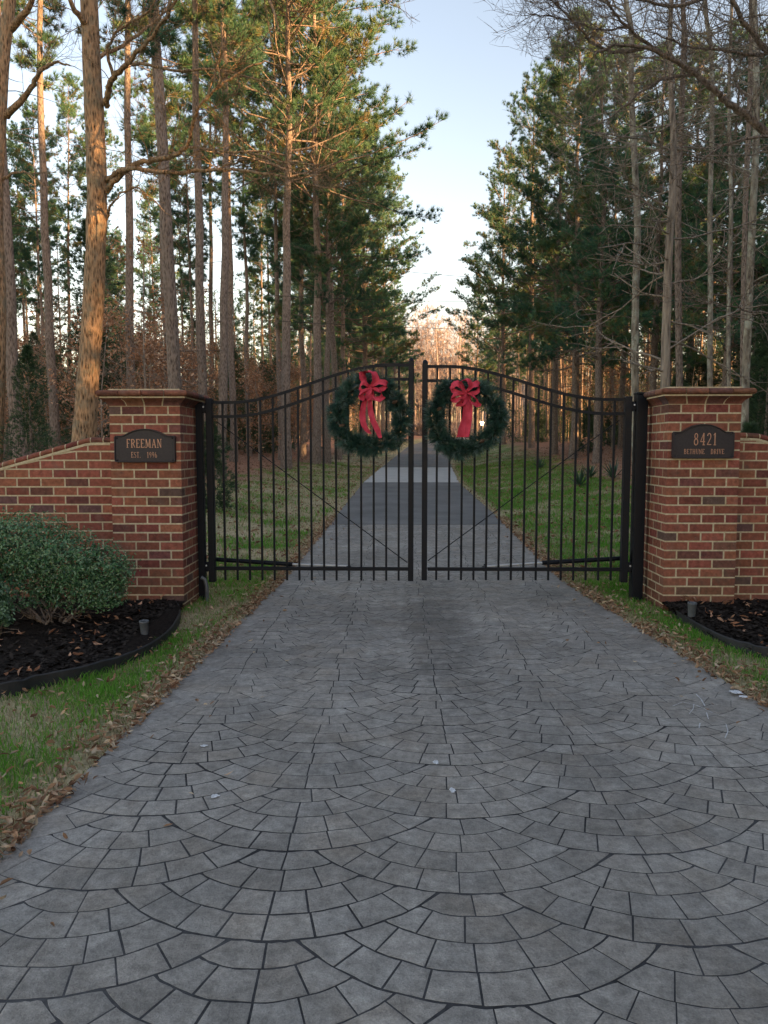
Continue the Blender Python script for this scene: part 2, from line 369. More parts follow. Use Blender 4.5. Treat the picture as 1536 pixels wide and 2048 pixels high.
strip('far_asphalt_drive', Y_C1 + .01, 125, M['asphalt'], .004, 'far asphalt drive running up to the bend', 60)
strip('far_concrete_drive', 125.01, 230, M['concrete'], .006, 'pale end of the drive turning right under the trees', 30)
# stamped fan paving: real stones with grooves between, in fans of radius FR whose arcs bulge towards the street
FR = .65; RW = .1225; CS = .61; TP = .49; CX0 = .228; CY0 = onz(940, 1787, 0).y
g = G()
ys = np.linspace(-4, Y_STAMP - .012, 60); vs = []
for y in ys:
    a, b = XL(y), XR(y)
    vs.append([(a, y, rise(y) - .05)] + [(a + (b - a) * k / 8, y, rise(y) + .0002) for k in range(9)] + [(b, y, rise(y) - .05)])
n = 11; I = np.arange(59)[:, None] * n; J = np.arange(n - 1)[None]
g.add(np.array(vs).reshape(-1, 3), np.stack([I + J, I + J + 1, I + n + J + 1, I + n + J], -1).reshape(-1, 4), (1, 1, 1), 1)
def covered(x, y):   # local to a fan centre, +y away from the street
    for cx, cy in ((CS, TP / 2), (-CS, TP / 2), (0, TP), (CS, TP * 1.5), (-CS, TP * 1.5)):
        if math.hypot(x - cx, y - cy) < FR: return True
    return False
def span(a, r0, r1):
    """the uncovered stretch of a ring along the ray at angle a"""
    sa, ca = math.sin(a), math.cos(a); rs_ = [r0 + (r1 - r0) * k / 16 for k in range(17)]
    ok = [r for r in rs_ if not covered(r * sa, -r * ca)]
    return (min(ok), max(ok)) if len(ok) > 1 else None
RINGS = []
for k in range(4):
    r1 = FR - k * RW; r0 = r1 - RW; a = 0.0
    while a < 2.0 and span(a + .004, r0, r1): a += .004
    RINGS.append((r0, r1, a))
def clip(poly, f):
    out = []
    for i in range(len(poly)):
        p, q_ = poly[i], poly[(i + 1) % len(poly)]; a, b = f(p), f(q_)
        if a >= 0: out.append(p)
        if (a >= 0) != (b >= 0):
            t = a / (a - b); out.append((p[0] + (q_[0] - p[0]) * t, p[1] + (q_[1] - p[1]) * t))
    return out
rr = random.Random(5)
def stone(poly):
    cx = sum(p[0] for p in poly) / len(poly); cy = sum(p[1] for p in poly) / len(poly)
    if cy < -.3 or cy > Y_STAMP + .2: return
    # the drive's own edges: straight over the length of one stone
    a0, a1 = XL(cy - .1), XL(cy + .1); b0, b1 = XR(cy - .1), XR(cy + .1)
    if cx < min(a0, a1) - .3 or cx > max(b0, b1) + .3: return
    sl, sr = (a1 - a0) / .2, (b1 - b0) / .2
    rg = .014 * noise.noise(Vector((cy * 5, 0, 1))); poly = clip(poly, lambda p: p[0] - (XL(cy) + rg + sl * (p[1] - cy)))
    if len(poly) > 2: poly = clip(poly, lambda p: (XR(cy) + rg + sr * (p[1] - cy)) - p[0])
    if len(poly) > 2: poly = clip(poly, lambda p: Y_STAMP - .012 - p[1])
    if len(poly) < 3: return
    cx = sum(p[0] for p in poly) / len(poly); cy = sum(p[1] for p in poly) / len(poly)
    near = min(cx - XL(cy), XR(cy) - cx); soft = .5 + .5 * fbm(cx * .8, cy * .8, 21) * 2
    gap = (.0034 + .0018 * fbm(cx * 9, cy * 9)) * (.30 if near < .16 else 1.0) * (.50 + .62 * max(0, min(1, soft)))
    if cy < Y_STAMP: gap *= 1.0
    ar = sum(poly[i][0] * poly[(i + 1) % len(poly)][1] - poly[(i + 1) % len(poly)][0] * poly[i][1] for i in range(len(poly))) / 2
    if ar < 0: poly = poly[::-1]; ar = -ar
    if ar < .0012: return
    q_ = []
    for p in poly:
        if not q_ or math.hypot(p[0] - q_[-1][0], p[1] - q_[-1][1]) > .009: q_.append(p)
    if len(q_) < 3: return
    poly = q_; n = len(poly); zt = .0014 + rr.uniform(0, .0008)
    nm = []
    for i in range(n):
        p0, p1, p2 = poly[i - 1], poly[i], poly[(i + 1) % n]
        e1 = (p1[0] - p0[0], p1[1] - p0[1]); e2 = (p2[0] - p1[0], p2[1] - p1[1]); l1 = math.hypot(*e1) + 1e-9; l2 = math.hypot(*e2) + 1e-9
        nx_, ny_ = -(e1[1] / l1 + e2[1] / l2), (e1[0] / l1 + e2[0] / l2); L = math.hypot(nx_, ny_) + 1e-9
        co = max(.8, L / 2); nm.append((nx_ / L / co, ny_ / L / co))
    jit = [rr.uniform(.8, 1.35) for _ in range(n)]
    def ring_(ins, z): return [(p[0] + m_[0] * (ins * j), p[1] + m_[1] * (ins * j), rise(p[1]) + z) for p, m_, j in zip(poly, nm, jit)]
    o = ring_(gap, -.0004); i1 = ring_(gap * 1.25, zt - .0006); i2 = ring_(gap * 1.25 + .006, zt)
    s = rr.uniform(.88, 1.10); tw = rr.uniform(-.012, .012); col = (s + tw, s, s - tw)
    v = o + i1 + i2
    qd = []
    for a, b in ((0, n), (n, 2 * n)):
        for k in range(n): qd.append((a + k, a + (k + 1) % n, b + (k + 1) % n, b + k))
    g.add(v, qd, col, 0)
    g.add(i2, [list(range(n))], col, 0)
for jx in range(-12, 13):
    for jy in range(-12, 32):
        fx = CX0 + jx * CS; fy = CY0 + FR + jy * TP + (TP / 2 if jx % 2 else 0)
        if not (-7 < fx < 8 and -1 < fy < Y_STAMP + 1): continue
        for k in range(4):
            r0, r1, T = RINGS[k]; rm = (r0 + r1) / 2
            nst = max(2, int(round(2 * T * rm / .131))); offs = rr.uniform(-.3, .3)
            brk = [-T + 2 * T * (s + (rr.uniform(-.15, .15) + offs * .6 if 0 < s < nst else 0)) / nst for s in range(nst + 1)]
            wob = lambda x, y: (x + .006 * noise.noise(Vector((x * 11, y * 11, 0))), y + .006 * noise.noise(Vector((x * 11, y * 11, 9))))
            for s in range(nst):
                a0, a1 = brk[s], brk[s + 1]; outer = []; inner = []
                for u in range(8):
                    a = a0 + (a1 - a0) * u / 7; sp_ = span(a, r0, r1)
                    if not sp_: continue
                    outer.append(wob(fx + sp_[1] * math.sin(a), fy - sp_[1] * math.cos(a))); inner.append(wob(fx + sp_[0] * math.sin(a), fy - sp_[0] * math.cos(a)))
                if len(outer) < 3: continue
                th = lambda i: math.hypot(outer[i][0] - inner[i][0], outer[i][1] - inner[i][1]); tip0 = tip1 = None
                while len(outer) > 2 and th(0) < .018: tip0 = ((outer[0][0] + inner[0][0]) / 2, (outer[0][1] + inner[0][1]) / 2) if tip0 is None or 1 else tip0; outer.pop(0); inner.pop(0)
                while len(outer) > 2 and th(-1) < .018: tip1 = ((outer[-1][0] + inner[-1][0]) / 2, (outer[-1][1] + inner[-1][1]) / 2); outer.pop(); inner.pop()
                stone(([tip0] if tip0 else []) + outer + ([tip1] if tip1 else []) + inner[::-1])
tag(obj('stamped_driveway', g.mesh('stamped_driveway', [M['stone'], M['groove']])), 'dark grey drive stamped in overlapping fans of stones', 'driveway', kind='structure')

# ---------------------------------------------------------------- planting beds
def smooth(pts, n=8):
    out = []
    P = [pts[0]] + list(pts) + [pts[-1]]
    for i in range(1, len(P) - 2):
        for k in range(n):
            t = k / n; p0, p1, p2, p3 = [np.array(P[i + d], float) for d in (-1, 0, 1, 2)]
            out.append(.5 * (2 * p1 + (p2 - p0) * t + (2 * p0 - 5 * p1 + 4 * p2 - p3) * t * t + (3 * p1 - p0 - 3 * p2 + p3) * t ** 3))
    out.append(np.array(pts[-1], float)); return out
def bedline(px): return [np.array(onz(*p, z=0))[:2] for p in px]
BL = bedline([(352, 1216), (360, 1232), (345, 1268), (290, 1310), (190, 1346), (80, 1370), (0, 1388)])
BL += [BL[-1] + np.array((-.55, -.12)), BL[-1] + np.array((-1.6, -.1))]; BL = smooth(BL)
BR = bedline([(1345, 1214), (1352, 1232), (1378, 1252), (1440, 1286), (1500, 1305), (1536, 1312)])
BR += [BR[-1] + np.array((.6, -.10)), BR[-1] + np.array((1.7, -.1))]; BR = smooth(BR)
WALL_Y = 6.74; PIL_Y = 6.60
LX1 = at(364, 1000, PIL_Y).x; RX0 = at(1332, 1000, PIL_Y).x; PW = .612; LX0 = LX1 - PW
def bed(name, line, label, elabel):
    g = G(); n = len(line); m_ = 16; vs = []
    for p in line:
        for k in range(m_ + 1):
            t = k / m_; xe = min(p[0], LX1 - .02) if p[0] < 0 else max(p[0], RX0 + .02)
            ye = PIL_Y + .03 if (LX0 - .01 < xe < LX1 or RX0 < xe < RX0 + .625) else WALL_Y + .02
            x = p[0] + (xe - p[0]) * t; y = min(p[1], PIL_Y) + (ye - min(p[1], PIL_Y)) * t
            z = .030 + .035 * sstep(0, .5, t) + .025 * fbm(x * 4, y * 4, 2) * min(1, t * 4 + .2) + .012 * noise.noise(Vector((x * 30, y * 30, 0)))
            vs.append((x, y, z))
    I = np.arange(n - 1)[:, None] * (m_ + 1); J = np.arange(m_)[None]
    g.add(vs, np.stack([I + J, I + J + 1, I + m_ + 2 + J, I + m_ + 1 + J], -1).reshape(-1, 4), (1, 1, 1))
    # bark chips
    r_ = random.Random(3); cv = []; cq = []; cc = []
    for i in range(9000):
        a = r_.random() * (n - 1); i0 = int(a); f = a - i0; p = line[i0] * (1 - f) + line[i0 + 1] * f
        t = r_.random(); x = p[0]; y = p[1] + .02 + (WALL_Y - p[1] - .03) * t
        if (p[0] < 0 and x > LX1 - .01) or (p[0] > 0 and x < RX0 + .01): continue
        if (x > LX0 and x < 0 or 0 < x < RX0 + PW) and y > PIL_Y - .01: continue
        z = .036 + .035 * sstep(0, .5, t) + .025 * fbm(x * 4, y * 4, 2) * min(1, t * 4 + .2)
        L = r_.uniform(.008, .03); W = L * r_.uniform(.25, .5); th = r_.random() * 6.28; ti = r_.uniform(-.5, .5)
        u = np.array((math.cos(th), math.sin(th), ti)) * L; w_ = np.array((-math.sin(th), math.cos(th), r_.uniform(-.4, .4))) * W
        c0 = np.array((x, y, z)); b_ = len(cv); cv += [c0 - u - w_, c0 + u - w_, c0 + u + w_, c0 - u + w_]; cq.append((b_, b_ + 1, b_ + 2, b_ + 3))
        s = r_.uniform(.006, .032); cc += [(s * 1.25, s, s * .85)] * 4
    g2 = G(); g2.add(cv, cq, 1, 1); g2.c = [np.array(cc, np.float32)]
    g.join(g2)
    tag(obj(name, g.mesh(name, [M['mulch'], M['chip']], True)), label, 'mulch', kind='structure')
    e = G(); P = np.array(line); T = np.gradient(P, axis=0); T /= np.linalg.norm(T, axis=1, keepdims=True); Nn = np.stack([T[:, 1], -T[:, 0]], 1)
    vs = []
    for i, p in enumerate(P):
        h = .058 + .008 * noise.noise(Vector((i * .4, 0, 3)))
        for o_, z in ((-.006, -.04), (-.006, h), (.001, h + .008), (.010, h), (.010, -.04)): vs.append((p[0] + Nn[i, 0] * o_, p[1] + Nn[i, 1] * o_, z))
    I = np.arange(n - 1)[:, None] * 5; J = np.arange(4)[None]
    e.add(vs, np.stack([I + J, I + J + 1, I + 6 + J, I + 5 + J], -1).reshape(-1, 4))
    tag(obj('bed_edging', e.mesh('bed_edging', M['edging'], False)), elabel, 'edging', 'edging of the mulch beds')
bed('mulch_bed', BL, 'dark mulch bed with shrubs below the nameplate pillar', 'black plastic edging round the shrub bed of the FREEMAN pillar')
bed('mulch_bed', BR, 'dark mulch bed below the house number pillar', 'black plastic edging round the bed of the 8421 pillar')

# ================================================================ BRICKWORK
BH = .0782; BT = .0655; BW = .2003; JW = .0135; FACE = .0018
br = random.Random(9)
def bcol():
    k = br.random()
    if k < .66: c = (.230, .080, .053)
    elif k < .85: c = (.178, .058, .043)
    elif k < .96: c = (.135, .056, .045)
    else: c = (.11, .060, .055)
    s = br.uniform(.92, 1.36); return (c[0] * s, c[1] * s * br.uniform(.9, 1.15), c[2] * s)
def pillar_mesh(g, x0, y0, wd, z1):
    x1, y1 = x0 + wd, y0 + wd; dp = .098
    box(g, (x0 + FACE, y0 + FACE, -.15), (x1 - FACE, y1 - FACE, z1 + .01), (1, 1, 1), 1)
    nc = int(math.ceil((z1 + .1) / BH)); zb = z1 - nc * BH
    for c in range(nc):
        za = zb + c * BH + (BH - BT); zt = zb + (c + 1) * BH
        def run(ax, a, b, n, full):
            # n stretchers from a to b
            L = (b - a - (n - 1) * JW) / n; out = []; p = a
            for i in range(n): out.append((p, p + L)); p += L + JW
            return out
        A = c % 2 == 0
        if A: xs = run(0, x0, x1, 3, 1); ysd = run(1, y0 + dp + JW, y1 - dp - JW, 2, 0)
        else: ysd = run(1, y0, y1, 3, 1); xs = run(0, x0 + dp + JW, x1 - dp - JW, 2, 0)
        for a, b in xs:
            for ya, yb in ((y0, y0 + dp), (y1 - dp, y1)):
                j = br.uniform(-.0012, .0012); bbox_(g, (a, ya + j * (ya == y0), za), (b, yb, zt), .0011, bcol())
        for a, b in ysd:
            for xa, xb in ((x0, x0 + dp), (x1 - dp, x1)): bbox_(g, (xa, a, za), (xb, b, zt), .0011, bcol())
def ccol():
    c = bcol(); return (c[0] * .80, c[1] * .92, c[2] * .95)
def sweep_ring(g, x0, y0, wd, prof, nb, mi=0, joint=.011, colf=ccol):
    """moulded bricks round a square: prof is [(offset, z)], mitred at the corners"""
    cx, cy = x0 + wd / 2, y0 + wd / 2; h = wd / 2
    for s in range(4):
        ca, sa = math.cos(s * math.pi / 2), math.sin(s * math.pi / 2)
        for b in range(nb):
            t0, t1 = -1 + 2 * b / nb, -1 + 2 * (b + 1) / nb; vs = []
            for t, sg in ((t0, 1), (t1, -1)):
                for o_, z in prof:
                    x = t * (h + o_) + (sg * joint / 2 if abs(t) < .999 else sg * .003); y = -(h + o_)
                    vs.append((cx + x * ca - y * sa, cy + x * sa + y * ca, z))
            n = len(prof); qs = [(i, n + i, n + i + 1, i + 1) for i in range(n - 1)]
            c = colf(); g.add(vs, qs, c, mi); g.add(vs[:n], [list(range(n))], c, mi); g.add(vs[n:], [list(range(n))[::-1]], c, mi)
def arcp(o0, z0, r, n=8):  # half round nosing
    return [(o0 + r * math.sin(math.pi * k / n), z0 + r - r * math.cos(math.pi * k / n)) for k in range(n + 1)]
def cap_mesh(g, x0, y0, wd, z1):
    # ogee course, mortar bed, bullnose course, flat top
    og = [(-.01, z1 + .004)] + [(.004 + .062 * (k / 8) ** 1.7, z1 + .006 + .062 * k / 8) for k in range(9)] + [(-.01, z1 + .068)]
    core = lambda o, za, zb: box(g, (x0 - o, y0 - o, za), (x0 + wd + o, y0 + wd + o, zb), (1, 1, 1), 1)
    sweep_ring(g, x0, y0, wd, og, 4, joint=.014)
    # mortar core that follows the ogee a little inside it
    for k in range(6):
        za = z1 + .004 + k * .0107; core(.004 + .062 * (k / 6) ** 1.7 - .004, za, za + .0107)
    core(.058, z1 + .069, z1 + .083)
    r_ = .0255
    sweep_ring(g, x0, y0, wd, [(-.02, z1 + .0835)] + arcp(.062, z1 + .0835, r_) + [(-.02, z1 + .0835 + 2 * r_)], 4, joint=.009)
    core(.058, z1 + .0838, z1 + .0835 + 2 * r_ - .006); 
    box(g, (x0 + .0, y0 + .0, z1 + .128), (x0 + wd, y0 + wd, z1 + .150), (1, 1, 1), 1)
    return z1 + .0835 + 2 * r_
def pl(px, Y): return at(px, 1024, Y).x
LX1 = at(364, 1000, PIL_Y).x; LX0 = at(221, 1000, PIL_Y).x; RX0 = at(1332, 1000, PIL_Y).x; RX1 = at(1474, 1000, PIL_Y).x
PW = .612; LX0 = LX1 - PW
print('pillars', LX0, LX1, RX0, RX1, 'width', RX1 - RX0)
ZP = at(290, 813, PIL_Y).z; ZPR = ZP + .012
print('pillar top', ZP, at(1400, 806, PIL_Y).z)
for x0, zt, lab, nm in ((LX0, ZP, 'square red brick pillar carrying the FREEMAN plaque', 'L'), (RX0, ZPR, 'square red brick pillar carrying the 8421 plaque', 'R')):
    t_ = thing('brick_pillar', lab, 'pillar', (x0 + PW / 2, PIL_Y + PW / 2, 0), 'brick gate pillars')
    g = G(); pillar_mesh(g, x0, PIL_Y, PW, zt); obj('shaft', g.mesh('shaft', [M['brick'], M['mortar']], False, t_.location), t_)
    g = G(); cap_mesh(g, x0, PIL_Y, PW, zt); obj('moulded_cap', g.mesh('cap', [M['brick'], M['mortar']], False, t_.location), t_)
def wall(xa, xb, line, lab, sgn):
    """running bond from the pillar outwards; line(x) is the height of the coping's underside"""
    loc = ((xa + xb) / 2, WALL_Y, 0); t_ = thing('brick_wall', lab, 'wall', loc, 'brick wing walls')
    g = G(); lo, hi = min(xa, xb), max(xa, xb); th = .21
    xs = np.linspace(lo, hi, 40)
    poly = [(lo, -.15)] + [(hi, -.15)] + [(float(x), line(float(x)) + .004) for x in xs[::-1]]
    prism(g, poly, WALL_Y + FACE, WALL_Y + th - FACE, (1, 1, 1), 1)
    top = max(line(lo), line(hi)); nc = int((top + .12) / BH) + 2; zb = ZP - 24 * BH
    for c in range(nc + 3):
        za = zb + c * BH + (BH - BT); zt = zb + (c + 1) * BH
        x = (xa if sgn > 0 else xb) ; x = lo - (.11 if c % 2 else 0)
        while x < hi:
            a, b = max(x, lo), min(x + BW, hi); x += BW + JW
            if b - a < .02: continue
            la, lb = line(a) - .002, line(b) - .002
            if max(la, lb) < za + .006: continue
            ta, tb = min(zt, la), min(zt, lb); ta = max(ta, za + .002); tb = max(tb, za + .002)
            for ya, yb in ((WALL_Y, WALL_Y + .095), (WALL_Y + th - .095, WALL_Y + th)):
                v = [(a, ya, za), (b, ya, za), (b, yb, za), (a, yb, za), (a, ya, ta), (b, ya, tb), (b, yb, tb), (a, yb, ta)]
                g.add(v, BOXF, bcol(), 0)
    obj('wall_face', g.mesh('wall', [M['brick'], M['mortar']], False, loc), t_)
    # bullnose coping laid along the line
    g = G(); L = 0; n = int((hi - lo) / .11); r_ = .026; cyy = WALL_Y + th / 2; hw = th / 2 + .012
    edges_ = np.linspace(lo, hi, n + 1)
    for k in range(n):
        a, b = float(edges_[k]), float(edges_[k + 1]); c = bcol()
        for (p, q_, cc, mi, sh) in ((a + .005, b - .005, c, 0, 1.0), (b - .005, b + .005, (1, 1, 1), 1, .94)):
            q_ = min(q_, hi); vs = []
            pr = [(-hw + r_ - r_ * sh * math.sin(math.pi * i / 8), r_ - sh * r_ * math.cos(math.pi * i / 8)) for i in range(9)] + \
                 [(hw - r_ + r_ * sh * math.sin(math.pi * i / 8), r_ + sh * r_ * math.cos(math.pi * i / 8)) for i in range(9)]
            for x in (p, q_):
                for o_, z in pr: vs.append((x, cyy + o_, line(x) + .016 + z))
            m_ = len(pr); g.add(vs, [(i, (i + 1) % m_, m_ + (i + 1) % m_, m_ + i) for i in range(m_)], cc, mi)
            g.add(vs[:m_], [list(range(m_))], cc, mi); g.add(vs[m_:], [list(range(m_))[::-1]], cc, mi)
    vs = []
    for x in xs:
        z = line(float(x)); vs += [(x, WALL_Y - .004, z), (x, WALL_Y + th + .004, z), (x, WALL_Y + th + .004, z + .022), (x, WALL_Y - .004, z + .022)]
    I = np.arange(39)[:, None] * 4; J = np.arange(4)[None]; K = (J + 1) % 4
    g.add(vs, np.stack([I + J, I + K, I + 4 + K, I + 4 + J], -1).reshape(-1, 4), (1, 1, 1), 1)
    obj('coping', g.mesh('coping', [M['brick'], M['mortar']], False, loc), t_)
za_, zb_, zc_ = at(205, 888, WALL_Y).z, at(178, 890, WALL_Y).z, at(0, 941, WALL_Y).z
xb_, xc_ = at(178, 890, WALL_Y).x, at(0, 941, WALL_Y).x
def lineL(x):
    if x > xb_: return zb_
    return max(.35, zb_ + (zb_ - zc_) / (xb_ - xc_) * (x - xb_))
zr_ = at(1495, 881, WALL_Y).z; xr_ = at(1512, 881, WALL_Y).x
def lineR(x):
    if x < xr_: return zr_
    return max(.35, zr_ - (zb_ - zc_) / (xb_ - xc_) * (x - xr_))
wall(LX0 + .002, LX0 - 2.7, lineL, 'low sloping brick wall beside the FREEMAN pillar, behind the shrubs', -1)
wall(RX0 + PW - .002, RX0 + PW + 2.6, lineR, 'low brick wall beside the 8421 pillar', 1)

# ---------------------------------------------------------------- plaques
GL = {  # strokes: ('v',x,z0,z1,thick) vertical, ('h',x0,x1,z,thin), ('d',x0,z0,x1,z1,w), ('c',cx,cz,rx,rz,a0,a1,w)
 'F': (.56, [('v', .12, 0, 1), ('h', .12, .54, .96), ('h', .12, .40, .52), ('h', 0, .26, .03), ('v', .52, .80, .98, .06)]),
 'E': (.58, [('v', .12, 0, 1), ('h', .02, .54, .96), ('h', .12, .40, .52), ('h', .02, .56, .04), ('v', .52, .80, .98, .06), ('v', .54, .02, .22, .06)]),
 'R': (.66, [('v', .12, 0, 1), ('h', 0, .26, .03), ('c', .26, .74, .26, .23, -90, 90, .11), ('h', .12, .28, .97), ('h', .12, .28, .51), ('d', .30, .50, .58, .02, .12)]),
 'M': (.86, [('v', .12, 0, 1, .07), ('v', .72, 0, 1, .13), ('d', .14, .98, .42, .10, .12), ('d', .70, .98, .42, .10, .07), ('h', 0, .24, .03), ('h', .60, .84, .03)]),
 'A': (.70, [('d', .34, .98, .58, .02, .13), ('d', .34, .98, .08, .02, .07), ('h', .18, .48, .34), ('h', 0, .20, .03), ('h', .46, .70, .03)]),
 'N': (.72, [('v', .12, 0, 1, .07), ('v', .58, 0, 1, .07), ('d', .12, .98, .58, .04, .13), ('h', 0, .24, .03), ('h', .48, .70, .97)]),
 'S': (.52, [('c', .26, .74, .20, .22, 30, 270, .11), ('c', .26, .28, .20, .24, -150, 90, .11)]),
 'T': (.60, [('v', .30, 0, 1), ('h', .02, .58, .96), ('h', .18, .42, .03), ('v', .05, .80, .98, .06), ('v', .55, .80, .98, .06)]),
 '.': (.26, [('v', .10, 0, .12, .13)]),
 ' ': (.60, []),
 '1': (.40, [('v', .20, 0, 1), ('h', .06, .34, .03), ('d', .20, .98, .04, .82, .08)]),
 '9': (.56, [('c', .27, .70, .19, .26, 0, 360, .10), ('c', .17, .55, .29, .52, -75, 20, .10)]),
 '6': (.56, [('c', .27, .29, .19, .26, 0, 360, .10), ('c', .37, .45, .29, .52, 105, 200, .10)]),
 '8': (.58, [('c', .28, .75, .17, .21, 0, 360, .10), ('c', .28, .27, .21, .25, 0, 360, .11)]),
 '4': (.58, [('v', .40, 0, 1), ('d', .38, .98, .04, .30, .07), ('h', .02, .56, .30), ('h', .28, .54, .03)]),
 '2': (.56, [('c', .26, .72, .20, .25, -30, 170, .11), ('d', .44, .60, .06, .06, .10), ('h', .04, .52, .06)]),
 'B': (.62, [('v', .12, 0, 1), ('h', .02, .30, .97), ('h', .02, .32, .03), ('h', .12, .30, .52), ('c', .28, .75, .20, .22, -90, 90, .11), ('c', .30, .27, .23, .24, -90, 90, .11)]),
 'H': (.70, [('v', .12, 0, 1), ('v', .56, 0, 1), ('h', .12, .56, .50), ('h', 0, .24, .03), ('h', .44, .68, .03), ('h', 0, .24, .97), ('h', .44, .68, .97)]),
 'U': (.68, [('v', .12, .30, 1), ('v', .56, .30, 1, .07), ('c', .34, .30, .22, .28, 180, 360, .09), ('h', 0, .24, .97), ('h', .46, .68, .97)]),
 'D': (.66, [('v', .12, 0, 1), ('h', .02, .30, .97), ('h', .02, .30, .03), ('c', .28, .5, .28, .47, -90, 90, .12)]),
 'I': (.32, [('v', .15, 0, 1), ('h', .03, .27, .97), ('h', .03, .27, .03)]),
 'V': (.68, [('d', .10, .98, .34, .02, .13), ('d', .58, .98, .34, .02, .07), ('h', 0, .22, .97), ('h', .46, .68, .97)]),
}
def text_width(s, h, sp): return sum(GL[c][0] + sp for c in s) * h - sp * h
def text(g, s, cx, z, y, h, sp=.14, wscale=1.0, y1=None):
    x = cx - text_width(s, h, sp) * wscale / 2; eps = 0
    def poly(pts):
        nonlocal eps
        eps += 1; yy = y - .0004 * (eps % 5); P = [(x + a * h * wscale, z + b * h) for a, b in pts]
        area = sum(P[i][0] * P[(i + 1) % len(P)][1] - P[(i + 1) % len(P)][0] * P[i][1] for i in range(len(P)))
        if area < 0: P = P[::-1]
        prism(g, P, yy, y + .003)
    for c in s:
        for st in GL[c][1]:
            k = st[0]
            if k == 'v': w_ = st[4] if len(st) > 4 else .13; poly([(st[1] - w_ / 2, st[2]), (st[1] + w_ / 2, st[2]), (st[1] + w_ / 2, st[3]), (st[1] - w_ / 2, st[3])])
            elif k == 'h': poly([(st[1], st[3] - .035), (st[2], st[3] - .035), (st[2], st[3] + .035), (st[1], st[3] + .035)])
            elif k == 'd':
                _, a, b, a2, b2, w_ = st; poly([(a - w_ / 2, b), (a + w_ / 2, b), (a2 + w_ / 2, b2), (a2 - w_ / 2, b2)])
            else:
                _, cx_, cz, rx_, rz, t0, t1, w_ = st; n = max(4, int(abs(t1 - t0) / 24))
                for i in range(n):
                    aa, ab = R(t0 + (t1 - t0) * i / n), R(t0 + (t1 - t0) * (i + 1) / n)
                    poly([(cx_ + (rx_ - w_ / 2) * math.cos(aa), cz + (rz - w_ * .35) * math.sin(aa)), (cx_ + (rx_ + w_ / 2) * math.cos(aa), cz + (rz + w_ * .35) * math.sin(aa)),
                          (cx_ + (rx_ + w_ / 2) * math.cos(ab), cz + (rz + w_ * .35) * math.sin(ab)), (cx_ + (rx_ - w_ / 2) * math.cos(ab), cz + (rz - w_ * .35) * math.sin(ab))])
        x += (GL[c][0] + sp) * h * wscale
def plaque(px0, px1, pyb, pys, pyt, lab, lines):
    Y = PIL_Y - .035; a, b = at(px0, pyb, Y), at(px1, pyb, Y); cx = (a.x + b.x) / 2; hw = (b.x - a.x) / 2
    zb = at(px0, pyb, Y).z; zs = at(px0, pys, Y).z; zt = at(px0, pyt, Y).z
    t_ = thing('plaque', lab, 'sign', (cx, PIL_Y, zb), 'cast nameplates on the pillars')
    def outline(o):
        pts = [(cx - hw + o, zb + .012 + o * .6), (cx - hw + .012 + o, zb + o), (cx + hw - .012 - o, zb + o), (cx + hw - o, zb + .012 + o * .6),
               (cx + hw - o, zs - .012 - o * .6), (cx + hw - .012 - o, zs - o)]
        w2 = hw * .72; n = 14
        for k in range(n + 1):
            t = 1 - 2 * k / n; e = (1 - abs(t) ** 2.0); e = e if abs(t) < .8 else e * (.6 + .4 * (1 - abs(t)) / .2)
            pts.append((cx + t * (w2 - o * .3), zs - o + (zt - zs) * e))
        pts += [(cx - hw + .012 + o, zs - o), (cx - hw + o, zs - .012 - o * .6)]
        return pts
    g = G(); o0, o1, o2 = outline(0), outline(.009), outline(.014); n = len(o0)
    yb, yr, yf = PIL_Y - .002, Y - .006, Y + .004
    v = [(x, yb, z) for x, z in o0] + [(x, yr, z) for x, z in outline(.003)] + [(x, yr, z) for x, z in o1] + [(x, yf, z) for x, z in o2]
    qd = [(r_ * n + i, r_ * n + (i + 1) % n, (r_ + 1) * n + (i + 1) % n, (r_ + 1) * n + i) for r_ in range(3) for i in range(n)]
    g.add(v, qd); g.add(v[3 * n:], [list(range(n))]); 
    obj('plate', g.mesh('plate', M['plaque'], False, t_.location), t_)
    for sx in (-1, 1):
        for zz in (zb + .022, zs - .022):
            g = G()
            lathe(g, [(0, .006), (.006, .005), (.009, 0)], 10, (0, 0, 0))
            V_ = g.v[-1]; V_[:] = np.stack([V_[:, 0] + cx + sx * (hw - .026), yf - V_[:, 2], V_[:, 1] + zz], 1)
            obj('corner_stud', g.mesh('studs', M['plaque'], True, t_.location), t_)
    g = G()
    for s, pxc, py0, py1, sp, tw in lines:
        p0, p1 = at(pxc, py0, yf), at(pxc, py1, yf); h = p1.z - p0.z
        ww = text_width(s, h, sp); want = tw / F * Y
        text(g, s, p0.x, p0.z, yf - .001, h, sp, want / ww)
    obj('lettering', g.mesh('letters', M['copper'], False, t_.location), t_)
plaque(229, 351, 925, 871, 857, 'dark bronze arched plaque reading FREEMAN EST. 1996', [('FREEMAN', 288.5, 895.5, 878, .12, 71), ('EST.  1996', 288.5, 915.5, 904, .16, 52)])
plaque(1345, 1468, 917, 863, 847.5, 'dark bronze arched plaque reading 8421 BETHUNE DRIVE', [('8421', 1410, 890.5, 866, .20, 45), ('BETHUNE  DRIVE', 1408, 908, 898, .14, 79)])

